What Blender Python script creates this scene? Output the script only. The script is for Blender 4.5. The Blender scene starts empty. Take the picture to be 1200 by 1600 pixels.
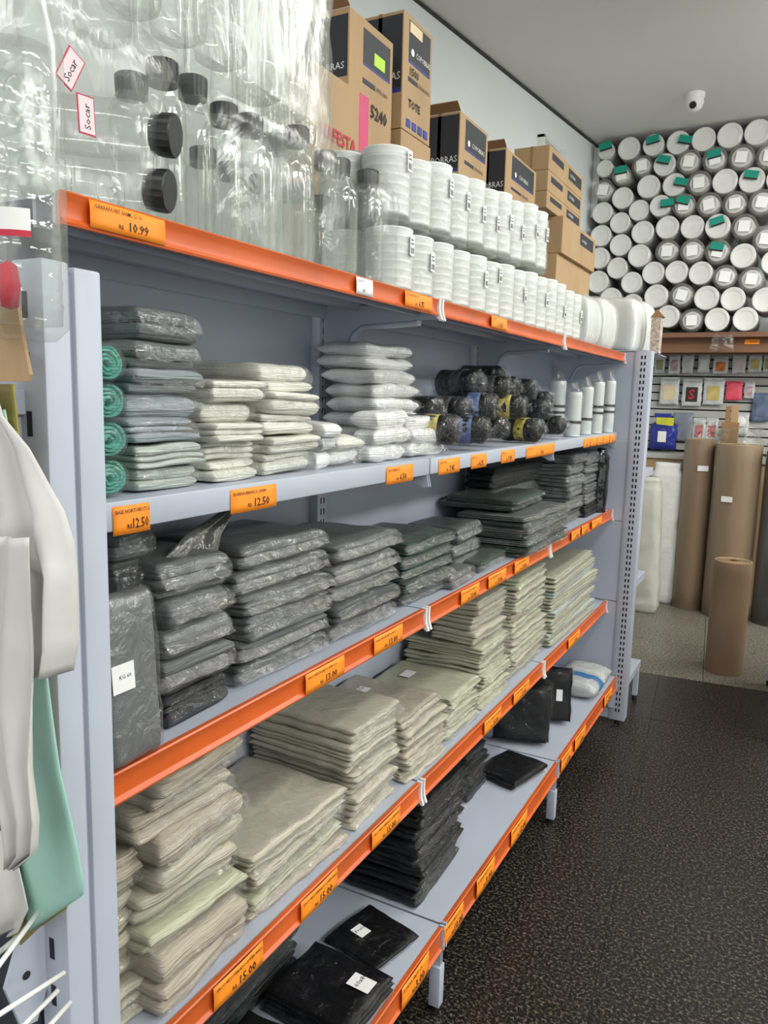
import bpy, bmesh, math, random
from mathutils import Vector, Matrix, noise
R = random.Random(7)
SC = bpy.context.scene
COL = SC.collection
# ------------------------------------------------------------------ camera
CP = Vector((0.9593, -0.5576, 1.4103)); FPX = 1208.0
YAW, PITCH, ROLL = 0.4922, 0.1500, 0.0262
_f = Vector((-math.sin(YAW)*math.cos(PITCH), math.cos(YAW)*math.cos(PITCH), -math.sin(PITCH)))
_r0 = Vector((math.cos(YAW), math.sin(YAW), 0)); _u0 = _r0.cross(_f)
_r = _r0*math.cos(ROLL) + _u0*math.sin(ROLL); _u = _u0*math.cos(ROLL) - _r0*math.sin(ROLL)
cam = bpy.data.cameras.new('camera'); camo = bpy.data.objects.new('camera', cam); COL.objects.link(camo)
cam.sensor_fit = 'HORIZONTAL'; cam.sensor_width = 36; cam.lens = 36*FPX/1200; cam.clip_start = 0.02
_m = Matrix((_r, _u, -_f)).transposed().to_4x4(); _m.translation = CP
camo.matrix_world = _m; SC.camera = camo
def at(ax, val, px, py):
    """point of the place where the sight line through a picture point meets the plane axis=val"""
    d = _f + _r*((px-600)/FPX) - _u*((py-800)/FPX)
    return CP + d*((val-CP[ax])/d[ax])
def atY(x, px, py): return at(0, x, px, py)[1]
def atZ(x, px, py): return at(0, x, px, py)[2]
# ------------------------------------------------------------------ world, lights, exposure
SC.view_settings.view_transform = 'Standard'; SC.view_settings.look = 'None'
SC.view_settings.gamma = 1; SC.view_settings.use_curve_mapping = False
SC.view_settings.exposure = 0.4
W = bpy.data.worlds.new('world'); SC.world = W; W.use_nodes = True
W.node_tree.nodes['Background'].inputs[0].default_value = (0.97, 0.98, 1, 1)
W.node_tree.nodes['Background'].inputs[1].default_value = 1.0
def area(name, loc, sx, sy, power, rot=(0,0,0), col=(1,1,1)):
    l = bpy.data.lights.new(name, 'AREA'); l.shape = 'RECTANGLE'; l.size = sx; l.size_y = sy; l.energy = power; l.color = col
    o = bpy.data.objects.new(name, l); COL.objects.link(o); o.location = loc; o.rotation_euler = rot
    return o
LC = (1, 1, 0.97)
area('tube_and_fill_light', (1.5, 0.2, 3.14), 0.25, 1.6, 16, col=LC)
area('tube_and_fill_light', (1.5, 2.9, 3.14), 0.25, 1.6, 20, col=LC)
area('tube_and_fill_light', (0.4, -1.6, 3.14), 1.6, 0.25, 14, col=LC)
area('tube_and_fill_light', (2.6, 4.3, 3.14), 0.25, 1.4, 24, col=LC)
# added fill lamps, unseen: three off to the right, two tilted at walls
area('tube_and_fill_light', (4.2, -0.8, 3.14), 0.8, 1.8, 100, col=LC)  # added fill from the right for the shelf fronts, likewise the next two
area('tube_and_fill_light', (4.2, 1.8, 3.14), 0.8, 1.8, 100, col=LC)
area('tube_and_fill_light', (4.2, 4.2, 3.14), 0.8, 1.8, 45, col=LC)
area('tube_and_fill_light', (2.1, 3.0, 2.85), 1.6, 0.25, 26, rot=(math.radians(66), 0, 0), col=LC)  # added fill, tilted to brighten the rolls on the back wall
area('tube_and_fill_light', (1.6, 2.0, 2.95), 0.3, 1.6, 7, rot=(0, math.radians(70), 0), col=LC)  # added fill, tilted towards the left wall to brighten it
SC.cycles.transparent_max_bounces = 24
SC.cycles.max_bounces = 7; SC.cycles.glossy_bounces = 3; SC.cycles.transmission_bounces = 4
SC.cycles.caustics_reflective = False; SC.cycles.caustics_refractive = False
SC.cycles.use_denoising = True
# ------------------------------------------------------------------ materials
def lin(c):
    return tuple(((v/255)/12.92 if v/255 <= 0.04045 else ((v/255+0.055)/1.055)**2.4) for v in c) + (1,)
MATS = {}
def mat(name, rgb, rough=0.5, metal=0.0, var=0.06, scale=12.0, bump=0.0, bscale=60.0, coat=0.0, coatbump=0.0, cbscale=30, spec=0.5, stretch=(1,1,1), trans=0.0, sheen=0):
    if name in MATS: return MATS[name]
    m = bpy.data.materials.new(name); m.use_nodes = True; MATS[name] = m
    nt = m.node_tree; N = nt.nodes; L = nt.links; b = N['Principled BSDF']
    tc = N.new('ShaderNodeTexCoord'); mp = N.new('ShaderNodeMapping'); mp.inputs['Scale'].default_value = stretch
    L.new(tc.outputs['Object'], mp.inputs[0])
    n = N.new('ShaderNodeTexNoise'); n.inputs['Scale'].default_value = scale; n.inputs['Detail'].default_value = 4
    L.new(mp.outputs[0], n.inputs['Vector'])
    r = N.new('ShaderNodeValToRGB'); c = lin(rgb)
    r.color_ramp.elements[0].position = .3; r.color_ramp.elements[1].position = .7
    r.color_ramp.elements[0].color = tuple(max(0, v*(1-var*1.6)) for v in c[:3])+(1,)
    r.color_ramp.elements[1].color = tuple(min(1, v*(1+var)) for v in c[:3])+(1,)
    L.new(n.outputs['Fac'], r.inputs[0]); L.new(r.outputs[0], b.inputs['Base Color'])
    b.inputs['Roughness'].default_value = rough; b.inputs['Metallic'].default_value = metal
    b.inputs['Specular IOR Level'].default_value = spec
    if trans: b.inputs['Subsurface Weight'].default_value = trans; b.inputs['Subsurface Radius'].default_value = (.02,.02,.02); b.inputs['Subsurface Scale'].default_value = .3
    if bump:
        n2 = N.new('ShaderNodeTexNoise'); n2.inputs['Scale'].default_value = bscale; n2.inputs['Detail'].default_value = 3
        L.new(mp.outputs[0], n2.inputs['Vector'])
        bp = N.new('ShaderNodeBump'); bp.inputs['Strength'].default_value = bump; bp.inputs['Distance'].default_value = 0.01
        L.new(n2.outputs['Fac'], bp.inputs['Height']); L.new(bp.outputs[0], b.inputs['Normal'])
    if coat:
        b.inputs['Coat Weight'].default_value = coat; b.inputs['Coat Roughness'].default_value = 0.12
        v = N.new('ShaderNodeTexNoise'); v.inputs['Scale'].default_value = cbscale; v.inputs['Detail'].default_value = 4; v.inputs['Distortion'].default_value = 1.6
        L.new(mp.outputs[0], v.inputs['Vector'])
        bp = N.new('ShaderNodeBump'); bp.inputs['Strength'].default_value = coatbump; bp.inputs['Distance'].default_value = 0.02
        L.new(v.outputs['Fac'], bp.inputs['Height']); L.new(bp.outputs[0], b.inputs['Coat Normal'])
    return m
def film(name, tint=(250,252,250), base=0.10, edge=0.55, bump=0.5, scale=22, rough=0.12, diff=0.25, stretch=(1,1,1)):
    """thin clear plastic: light passes, with glossy glints and a faint milkiness"""
    if name in MATS: return MATS[name]
    m = bpy.data.materials.new(name); m.use_nodes = True; MATS[name] = m
    nt = m.node_tree; N = nt.nodes; L = nt.links; N.remove(N['Principled BSDF'])
    out = N['Material Output']
    tc = N.new('ShaderNodeTexCoord'); mp = N.new('ShaderNodeMapping'); mp.inputs['Scale'].default_value = stretch
    L.new(tc.outputs['Object'], mp.inputs[0])
    n = N.new('ShaderNodeTexNoise'); n.inputs['Scale'].default_value = scale; n.inputs['Detail'].default_value = 4; n.inputs['Distortion'].default_value = 1.5
    L.new(mp.outputs[0], n.inputs['Vector'])
    bp = N.new('ShaderNodeBump'); bp.inputs['Strength'].default_value = bump; bp.inputs['Distance'].default_value = 0.02
    L.new(n.outputs['Fac'], bp.inputs['Height'])
    tr = N.new('ShaderNodeBsdfTransparent'); tr.inputs[0].default_value = lin(tint)
    gl = N.new('ShaderNodeBsdfGlossy'); gl.inputs['Roughness'].default_value = rough; gl.inputs[0].default_value = (.8,.8,.78,1)
    df = N.new('ShaderNodeBsdfDiffuse'); df.inputs[0].default_value = lin((204,202,192))
    L.new(bp.outputs[0], gl.inputs['Normal'])
    lw = N.new('ShaderNodeLayerWeight'); lw.inputs['Blend'].default_value = .35; L.new(bp.outputs[0], lw.inputs['Normal'])
    ma = N.new('ShaderNodeMapRange'); ma.inputs[3].default_value = base; ma.inputs[4].default_value = edge
    L.new(lw.outputs['Facing'], ma.inputs[0])
    m1 = N.new('ShaderNodeMixShader'); m1.inputs[0].default_value = diff
    L.new(gl.outputs[0], m1.inputs[1]); L.new(df.outputs[0], m1.inputs[2])
    m2 = N.new('ShaderNodeMixShader'); L.new(ma.outputs[0], m2.inputs[0])
    L.new(tr.outputs[0], m2.inputs[1]); L.new(m1.outputs[0], m2.inputs[2]); L.new(m2.outputs[0], out.inputs[0])
    return m
STEEL = mat('grey_blue_enamel', (176,182,194), .38, var=.03, scale=6, spec=.5)
STEELD = mat('grey_blue_enamel_panel', (170,175,188), .42, var=.05, scale=3)
SLOTM = mat('slot_shadow', (28,30,36), .8, var=.0)
ORANGE = mat('orange_rail_plastic', (206,94,36), .33, var=.12, scale=5, spec=.5)
TAGM = mat('fluorescent_orange_paper', (255,146,30), .6, var=.03)
INK = mat('black_ink', (40,26,20), .7, var=0)
WHITEP = mat('white_paper', (232,232,228), .6, var=.02)
PINKP = mat('pinkish_paper', (222,205,208), .6, var=.03)
REDP = mat('red_print', (190,40,60), .6, var=.05)
CARD = mat('corrugated_cardboard', (176,146,108), .75, var=.07, scale=5, bump=.15, bscale=90, stretch=(1,1,.3))
CARDD = mat('cardboard_inner', (150,112,74), .8, var=.08)
CARDBLK = mat('black_box_print', (44,45,50), .6, var=.08)
BLUEP = mat('blue_box_print', (44,60,140), .6, var=.05)
CREAMP = mat('torn_cream_paper', (226,208,170), .8, var=.05)
LIMEP = mat('lime_sticker', (180,225,50), .5, var=.03)
MAGP = mat('magenta_tape', (196,40,96), .5, var=.05)
WRAP = film('clear_wrap', tint=(255,255,255), base=.03, edge=.30, bump=.7, scale=26)
WRAPD = film('clear_wrap_dark_goods', tint=(255,255,255), base=.05, edge=.40, bump=.8, scale=24, rough=.14, diff=.2)
WRAPK = film('clear_wrap_black_goods', tint=(255,255,255), base=.012, edge=.13, bump=.9, scale=20, rough=.08, diff=.02)
MILKY = film('milky_cup_film', tint=(255,255,255), base=.20, edge=.42, bump=.6, scale=14, rough=.18, diff=.75, stretch=(1,1,.35))
PET = film('clear_pet', tint=(252,253,252), base=.04, edge=.42, bump=.08, scale=8, rough=.05, diff=.4)
BAGF = film('crinkled_bag_film', tint=(252,253,252), base=.05, edge=.30, bump=.38, scale=9, rough=.2, diff=.4, stretch=(1,1,.5))
CAPM = mat('black_cap_plastic', (26,26,28), .35, var=.05)
CUPM = mat('white_cup_plastic', (222,226,220), .35, var=.02, trans=.0, spec=.5)
CUPG = mat('frosted_white_plastic', (226,230,226), .4, var=.03)
PLATE = mat('white_foam_plate', (240,240,237), .5, var=.02)
PLATEI = mat('grey_white_cup_base', (214,215,212), .5, var=.04)
GREENL = mat('green_label', (0,142,120), .5, var=.03)
KRAFT = mat('kraft_paper_roll', (138,112,86), .7, var=.06, scale=4, stretch=(1,1,.15))
KRAFTE = mat('kraft_roll_end', (190,160,120), .8, var=.12, scale=60)
WALL = mat('white_painted_wall', (226,232,230), .75, var=.025, scale=1.6, bump=.1, bscale=20)
CEIL = mat('grey_white_ceiling', (214,212,209), .8, var=.03, scale=1.2, bump=.12, bscale=5)
SACK = mat('white_woven_sack', (225,225,220), .55, var=.05, scale=8, bump=.35, bscale=30)
SLAT = mat('beige_slat_board', (178,178,172), .5, var=.04)
WOOD = mat('brown_wood_board', (118,82,58), .6, var=.15, scale=6, stretch=(.3,1,4))
BLACKM = mat('black_rubber', (18,18,20), .6, var=.05)
WHITEC = mat('white_camera_plastic', (225,224,220), .4, var=.02)
# packs
PK = {}
def pmat(key, rgb, **k):
    d = dict(rough=.5, var=.08, scale=7, bump=.75, bscale=11, coat=.5, coatbump=.5, cbscale=10, spec=.35, stretch=(1,1.0,26)); d.update(k)
    PK[key] = mat('plastic_'+key, rgb, **d)
pmat('slate', (92,100,100)); pmat('grey', (140,149,150)); pmat('bluegrey', (150,160,166)); pmat('palegreen', (182,192,182))
pmat('cream', (226,226,212)); pmat('white', (243,243,240)); pmat('charcoal', (66,70,71)); pmat('darkgrey', (100,103,103))
pmat('greengrey', (50,68,62)); pmat('tan', (186,180,160)); pmat('tan_warm', (178,168,148)); pmat('tan_green', (184,185,158)); pmat('black', (8,8,10), rough=.5, coat=.18, cbscale=12, coatbump=.3, bump=.25, spec=.2)
pmat('blackish', (26,27,29), coat=.25, spec=.25); pmat('teal', (66,158,140)); pmat('lightgrey', (196,198,196))
def granite(name, c1, c2, c3, rough, sc):
    m = bpy.data.materials.new(name); m.use_nodes = True; nt = m.node_tree; N = nt.nodes; L = nt.links; b = N['Principled BSDF']
    tc = N.new('ShaderNodeTexCoord')
    n = N.new('ShaderNodeTexNoise'); n.inputs['Scale'].default_value = sc; n.inputs['Detail'].default_value = 6; n.inputs['Roughness'].default_value = .75
    L.new(tc.outputs['Object'], n.inputs['Vector'])
    r = N.new('ShaderNodeValToRGB'); e = r.color_ramp.elements
    e[0].position = .40; e[0].color = lin(c1); e[1].position = .66; e[1].color = lin(c3)
    x = e.new(.52); x.color = lin(c2)
    L.new(n.outputs['Fac'], r.inputs[0])
    n3 = N.new('ShaderNodeTexNoise'); n3.inputs['Scale'].default_value = 2.2; n3.inputs['Detail'].default_value = 3; L.new(tc.outputs['Object'], n3.inputs['Vector'])
    mx = N.new('ShaderNodeMixRGB'); mx.blend_type = 'MULTIPLY'; mx.inputs[0].default_value = .35
    L.new(r.outputs[0], mx.inputs[1]); L.new(n3.outputs['Fac'], mx.inputs[2]); L.new(mx.outputs[0], b.inputs['Base Color'])
    b.inputs['Roughness'].default_value = rough; b.inputs['Specular IOR Level'].default_value = .35
    return m
GRAND = granite('dark_granite', (7,7,6), (36,33,29), (138,128,112), .32, 120)
GRANL = granite('light_granite', (74,70,60), (128,122,108), (176,170,154), .4, 80)
GROUT = mat('floor_grout', (20,19,17), .8, var=.1)
# ------------------------------------------------------------------ mesh helpers
class MB:
    def __init__(s): s.v = []; s.f = []
    def add(s, v, f):
        o = len(s.v); s.v += [tuple(p) for p in v]; s.f += [tuple(i+o for i in q) for q in f]; return s
    def box(s, a, b):
        x0,y0,z0 = a; x1,y1,z1 = b
        return s.add([(x0,y0,z0),(x1,y0,z0),(x1,y1,z0),(x0,y1,z0),(x0,y0,z1),(x1,y0,z1),(x1,y1,z1),(x0,y1,z1)],
                     [(0,3,2,1),(4,5,6,7),(0,1,5,4),(1,2,6,5),(2,3,7,6),(3,0,4,7)])
    def bbox(s, a, b, r=.002):
        """box with chamfered edges"""
        c = [(a[i]+b[i])/2 for i in range(3)]; h = [max(abs(b[i]-a[i])/2, 1e-5) for i in range(3)]; r = min(r, min(h)*.9)
        bm = bmesh.new(); bmesh.ops.create_cube(bm, size=1)
        for v in bm.verts: v.co = Vector((v.co.x*2*h[0]+c[0], v.co.y*2*h[1]+c[1], v.co.z*2*h[2]+c[2]))
        bmesh.ops.bevel(bm, geom=bm.edges[:], offset=r, segments=2, affect='EDGES', profile=.5)
        bm.verts.index_update(); s.add([v.co[:] for v in bm.verts], [[v.index for v in f.verts] for f in bm.faces]); bm.free(); return s
    def prism(s, poly, axis, a, b):
        """poly: 2D outline in the two other axes (in order), extruded along axis from a to b"""
        def P(p, t):
            q = [0,0,0]; o = [i for i in range(3) if i != axis]; q[o[0]] = p[0]; q[o[1]] = p[1]; q[axis] = t; return q
        n = len(poly)
        return s.add([P(p,a) for p in poly]+[P(p,b) for p in poly], [tuple(range(n-1,-1,-1)), tuple(range(n,2*n))] + [(i,(i+1)%n,(i+1)%n+n,i+n) for i in range(n)])
    def lathe(s, prof, n=16, M=None, closed=False):
        v = []; f = []
        for (r,z) in prof:
            for k in range(n):
                t = 2*math.pi*k/n; v.append(Vector((r*math.cos(t), r*math.sin(t), z)))
        for i in range(len(prof)-1):
            for k in range(n):
                f.append((i*n+k, i*n+(k+1)%n, (i+1)*n+(k+1)%n, (i+1)*n+k))
        if prof[0][0] > 1e-6: f.append(tuple(range(n-1,-1,-1)))
        if prof[-1][0] > 1e-6: f.append(tuple((len(prof)-1)*n+k for k in range(n)))
        if M: v = [M@p for p in v]
        return s.add([p[:] for p in v], f)
    def tube(s, pts, r, n=8):
        pts = [Vector(p) for p in pts]; v = []; f = []
        for i, p in enumerate(pts):
            d = (pts[min(i+1,len(pts)-1)] - pts[max(i-1,0)]).normalized()
            a = d.cross(Vector((0,0,1)));  a = a if a.length > .05 else d.cross(Vector((1,0,0))); a.normalize(); b = d.cross(a)
            for k in range(n):
                t = 2*math.pi*k/n; v.append((p + a*(r*math.cos(t)) + b*(r*math.sin(t)))[:])
        for i in range(len(pts)-1):
            for k in range(n): f.append((i*n+k, i*n+(k+1)%n, (i+1)*n+(k+1)%n, (i+1)*n+k))
        f.append(tuple(range(n-1,-1,-1))); f.append(tuple((len(pts)-1)*n+k for k in range(n)))
        return s.add(v, f)
    def xf(s, M): s.v = [tuple(M@Vector(p)) for p in s.v]; return s
    def mesh(s, name, m, smooth=False):
        me = bpy.data.meshes.new(name); me.from_pydata(s.v, [], s.f); me.validate(); me.update()
        bm = bmesh.new(); bm.from_mesh(me); bmesh.ops.recalc_face_normals(bm, faces=bm.faces); bm.to_mesh(me); bm.free()
        if m: me.materials.append(m)
        if smooth is True: me.shade_smooth()
        elif smooth:
            me.shade_smooth(); me.set_sharp_from_angle(angle=math.radians(smooth))
        return me
    def obj(s, name, m, parent=None, smooth=False, label=None):
        o = bpy.data.objects.new(name, s.mesh(name, m, smooth)); COL.objects.link(o)
        if parent: o.parent = parent; o.matrix_parent_inverse = Matrix.Identity(4)
        if label: o['label'] = label
        return o
def thing(name, label, cat, loc=(0,0,0), group=None, rot=(0,0,0)):
    o = bpy.data.objects.new(name, None); COL.objects.link(o); o.location = loc; o.rotation_euler = rot; o.empty_display_size = .03
    o['label'] = label; o['category'] = cat
    if group: o['group'] = group
    return o
def tag(o, label, cat, group=None):
    o['label'] = label; o['category'] = cat
    if group: o['group'] = group
    return o
def struct(o): o['kind'] = 'structure'; return o
def copy_tree(o, parent=None):
    c = o.copy(); COL.objects.link(c); c.parent = parent
    for ch in list(o.children): copy_tree(ch, c)
    return c
ORD = ['top','second from top','third from top','fourth from top','fifth from top','sixth from top','seventh from top','eighth from top','ninth from top','tenth from top']
NTH = ['first','second','third','fourth','fifth','sixth','seventh','eighth','ninth','tenth','eleventh','twelfth','thirteenth','fourteenth']
TXT = {}
def text_obj(s, size, M, m, parent, name='print', bold=0.0):
    """lettering as flat mesh; M places local x=reading direction, y=up"""
    if s not in TXT:
        cu = bpy.data.curves.new('lettering', 'FONT'); cu.body = s; cu.size = 1; cu.resolution_u = 1; cu.align_x = 'LEFT'; cu.offset = bold
        o = bpy.data.objects.new('lettering', cu); COL.objects.link(o)
        bpy.context.view_layer.update()
        me = bpy.data.meshes.new_from_object(o); bpy.data.objects.remove(o); TXT[s] = me
        xs = [v.co.x for v in me.vertices] or [0,1]; me['w'] = max(xs)
        if not me.materials: me.materials.append(m)
        else: me.materials[0] = m
    me = TXT[s]
    o = bpy.data.objects.new(name, me); COL.objects.link(o); o.parent = parent
    o.matrix_local = M @ Matrix.Scale(size, 4)
    return o
def twidth(s, size, m=INK):
    return size*TXT[s]['w'] if s in TXT else size*.55*len(s)
def frame(X, Y, origin):
    X = Vector(X).normalized(); Y = Vector(Y); Y = (Y - X*Y.dot(X)).normalized(); Z = X.cross(Y)
    m = Matrix((X, Y, Z)).transposed().to_4x4(); m.translation = Vector(origin); return m
def nz(x, y, z): return noise.noise(Vector((x, y, z)))
def cosg(n): return [math.sin(math.pi/2*(2*i/(n-1)-1)) if True else 0 for i in range(n)]
def pillow(mb, c, lx, ly, h, n=12, P=9, E=.45, amp=.003, fr=18, seed=0, own=.0012, skew=(0,0), shape=None):
    """closed cushion-like slab centred at c, with wrinkled faces"""
    g = cosg(n); o = len(mb.v); top = {}; bot = {}
    def co(u, v, s):
        pr = max(0, (1-abs(u)**P)*(1-abs(v)**P))**E
        x = u*lx/2*(1+own*0) + skew[0]; y = v*ly/2 + skew[1]
        w = amp*nz(x*fr+seed, y*fr*1.4, 3.1)*1.0
        w2 = own*nz(x*fr*2.3, y*fr*3.1, seed*7.7+s)
        ex = own*2.2*nz(y*30, seed*3.3, 1.7)*(abs(u)**4)*(1 if u > 0 else -1)
        ey = own*2.2*nz(x*30, seed*5.3, 9.7)*(abs(v)**4)*(1 if v > 0 else -1)
        return (c[0]+x+ex, c[1]+y+ey, c[2]+s*h/2*pr + w + w2*pr)
    for i, u in enumerate(g):
        for j, v in enumerate(g):
            edge = i in (0,n-1) or j in (0,n-1)
            mb.v.append(co(u,v,1)); top[i,j] = len(mb.v)-1
            if edge: bot[i,j] = top[i,j]
            else: mb.v.append(co(u,v,-1)); bot[i,j] = len(mb.v)-1
    for i in range(n-1):
        for j in range(n-1):
            mb.f.append((top[i,j],top[i+1,j],top[i+1,j+1],top[i,j+1]))
            mb.f.append((bot[i,j],bot[i,j+1],bot[i+1,j+1],bot[i+1,j]))
    return mb
# ------------------------------------------------------------------ room
H = 3.2; YB = 5.65
def slab(name, a, b, m, kind=True):
    o = MB().box(a, b).obj(name, m)
    if kind: struct(o)
    return o
fl = slab('floor', (-1.9,-3.2,-.06), (6.6,YB+.1,-.004), GROUT)
ce = slab('ceiling', (-1.9,-3.2,H), (6.6,YB+.1,H+.08), CEIL)
slab('wall_back', (-1.9,YB,-.06), (6.6,YB+.1,H), WALL)
slab('wall_right', (6.6,-3.2,-.06), (6.7,YB+.1,H), WALL)
# left wall runs slightly askew to the shelving
wl = MB(); xw = lambda y: -1.093+.109*y
wl.prism([(xw(-3.2),-3.2),(xw(YB),YB),(xw(YB)-.1,YB),(xw(-3.2)-.1,-3.2)], 2, -.06, H); wallL = struct(wl.obj('wall_left', WALL))
tr = MB(); tr.prism([(xw(-3.2),-3.2),(xw(YB),YB),(xw(YB)+.012,YB),(xw(-3.2)+.012,-3.2)], 2, H-.014, H-.002)
struct(tr.obj('shadow_gap_strip', mat('shadow_gap_dark', (54,52,52), .7, var=.2)))  # dark strip stands in for the shaded gap between wall and ceiling
# wall ducts near the corner
g = MB(); g.bbox((xw(5.2)+.002,5.2,2.7),(xw(5.2)+.05,5.26,H-.03)); struct(g.obj('trim_2', WHITEC))
g = MB()
for (ya,yb,za,zb) in ((4.25,4.27,2.75,3.0),(4.6,4.62,2.75,3.0),(4.25,4.62,2.98,3.0)):
    g.bbox((xw(ya)-.0,ya,za),(xw(ya)+.045,yb,zb))
struct(g.obj('trim_3', WHITEC))
# floor tiles, laid slightly askew
FR = Matrix.Rotation(math.radians(5.4), 4, 'Z'); FO = at(2, 0, 1098, 1065); FO.z = 0
def tiles(m, i0, i1, j0, j1, sx, sy, off=0):
    g_ = .0006 if m is GRAND else .0015
    a = MB().bbox((g_,g_,-.02),(sx-g_,sy-g_,0), g_*.8).mesh('floor_tile', m)
    for i in range(i0, i1):
        for j in range(j0, j1):
            p = FO + FR@Vector((i*sx+off, j*sy, 0))
            c = p + FR@Vector((sx/2, sy/2, 0))
            if not (-1.6 < c.x < 6.2 and -2.9 < c.y < YB-.2): continue
            o = bpy.data.objects.new('floor_tile', a); COL.objects.link(o); o.parent = fl
            o.matrix_local = Matrix.Translation(p+Vector((0,0,R.uniform(-.0004,.0004)))) @ FR
tiles(GRANL, -4, 11, 0, 4, .62, .62)
tiles(GRAND, -4, 11, -9, 0, .62, .62, off=-.21)
# ceiling camera
p = at(2, H, 1087, 146)
t = thing('dome_camera', 'small white dome security camera on the grey ceiling', 'camera', (p.x, p.y, H))
MB().lathe([(.0,0),(.052,0),(.055,-.012),(.05,-.03),(.0,-.03)], 24).obj('mount', WHITEC, t, 40)
MB().lathe([(.048,-.03),(.05,-.05),(.042,-.078),(.025,-.095),(.0,-.1)], 24).obj('dome', WHITEC, t, 60)
MB().lathe([(.0,.0),(.02,0),(.02,.012),(.014,.014),(.0,.012)], 16, M=Matrix.Translation((-.004,-.035,-.072))@Matrix.Rotation(math.radians(115),4,'X')).obj('lens', CAPM, t, 40)
# ------------------------------------------------------------------ shelving gondola
L = .93
YS = [0, L, 2*L, 3*L]
XF = {5:.283, 4:.270, 3:.277, 2:.280, 1:.348}
ZT = {5:1.607, 4:1.281, 3:.955, 2:.553, 1:.222}
ZB = {5:1.573, 4:1.246, 3:.914, 2:.508, 1:.164}
ZU = {5:1.604, 4:1.281, 3:.951, 2:.549, 1:.220}   # deck surface
LV = {5:'top', 4:'second', 3:'third', 2:'fourth', 1:'bottom'}
gon = thing('gondola_frame', 'long grey-blue steel shelving frame with slotted uprights and back panels', 'shelving', (0,0,0))
def upright(parent, x0, x1, y0, y1, z0, z1, face, name='upright', holes=True, ncol=2, sw=.004, sh=.014, pitch=.0254, groove=True):
    m = MB()
    if groove:   # two folded channels with a joint between
        ym = y0+(y1-y0)*.5
        m.bbox((x0,y0,z0),(x1,ym-.003,z1),.003); m.bbox((x0,ym+.003,z0),(x1,y1,z1),.003); m.box((x0+.003,ym-.004,z0),(x1-.006,ym+.004,z1-.004))
    else: m.bbox((x0,y0,z0),(x1,y1,z1),.002)
    u = m.obj(name, STEEL, parent, 40)
    if holes:
        s = MB(); k = int((z1-z0-.03)/pitch)
        for i in range(k):
            z = z1-.02-i*pitch
            for c in range(ncol):
                if face == 'x':
                    yc = (y0+y1)/2 + (c-(ncol-1)/2)*.012; s.box((x1-.002,yc-sw/2,z-sh),(x1+.0004,yc+sw/2,z))
                else:
                    xc = (x0+x1)/2 + (c-(ncol-1)/2)*.013; s.box((xc-sw/2,y0-.0004,z-sh),(xc+sw/2,y0+.002,z))
        o = s.obj('slot_row', SLOTM, u); o['kind'] = 'stuff'
    return u
for i, y in enumerate((L, 2*L)):
    upright(gon, -.045, 0.0, y-.02, y+.02, .02, 1.60, 'x', groove=False)
for b in range(3):
    for (z0, z1) in ((.10,.40),(.403,.80),(.803,1.20),(1.203,1.598)):
        MB().bbox((-.030, YS[b]+(.022 if b else -.02), z0), (-.022, YS[b+1]-(.022 if b < 2 else .0), z1), .001).obj('back_panel', STEELD, gon)
MB().box((-.05,-.02,.02),(-.03,2.79,.10)).obj('base_beam', STEELD, gon)
# end panels and uprights of the end units
def endunit(y, side, zt, name, label):
    t = thing(name, label, 'shelving', (.2, y, 0))
    loc = Vector((.2, y, 0))
    return t
far = thing('end_unit', 'grey-blue end unit with slotted upright closing the far end of the shelving', 'shelving', (.2, 2.79, 0))
def P(o, par):  # keep world placement under an empty with a location
    o.matrix_parent_inverse = Matrix.Translation(par.location).inverted(); return o
ya = 2.79
seams = [.02, .552, .904, 1.247, 1.616]
for k in range(4):
    P(MB().bbox((-.048, ya+.006, seams[k]+.002), (.318, ya+.014, seams[k+1]-.002), .001).obj('end_panel', STEELD, far), far)
P(upright(far, .322, .386, ya, ya+.06, .02, 1.618, 'y', ncol=2, sw=.0065, sh=.014), far)
P(MB().bbox((.318,ya+.002,.02),(.325,ya+.02,1.616),.001).obj('edge_strip', STEELD, far), far)
P(MB().lathe([(0,0),(.012,0),(.012,.022),(0,.022)],12,M=Matrix.Translation((.35,ya+.03,0))).obj('foot', BLACKM, far), far)
for z in (.19, .64, 1.12):
    d = .32 if z < .3 else .24
    P(MB().bbox((-.045,ya+.06,z-.035),(.378,ya+.06+d,z),.002).obj('end_shelf', STEEL, far), far)
P(MB().bbox((.355,ya+.33,.025),(.378,ya+.36,.16),.002).obj('leg', STEEL, far), far)
P(MB().lathe([(0,0),(.012,0),(.012,.026),(0,.026)],12,M=Matrix.Translation((.366,ya+.345,0))).obj('foot', BLACKM, far), far)
near = thing('end_unit', 'grey-blue end unit upright at the near left end, beside hanging bags', 'shelving', (.2, -.08, 0))
P(MB().bbox((-.048,-.062,.02),(.345,-.052,1.50),.001).obj('end_panel', STEELD, near), near)
# near upright: channel with step, slots on its near face
u = MB(); u.bbox((.345,-.106,.02),(.386,-.078,1.517),.003); u.bbox((.345,-.073,.02),(.386,-.043,1.514),.003); u.box((.347,-.080,.02),(.380,-.070,1.508))
un = P(u.obj('upright', STEEL, near, 40), near)
s = MB()
for i in range(28):
    z = 1.49-.0508*i; s.box((.360,-.1066,z-.022),(.3665,-.104,z))
so = s.obj('slot_row', SLOTM, un); so['kind'] = 'stuff'
g = MB()
for z in (1.507,): g.lathe([(0,0),(.0012,0),(.0012,.001),(0,.001)],8,M=Matrix.Translation((.353,-.1065,z))@Matrix.Rotation(math.radians(90),4,'X'))
P(g.obj('screw', SLOTM, near), near)
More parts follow.
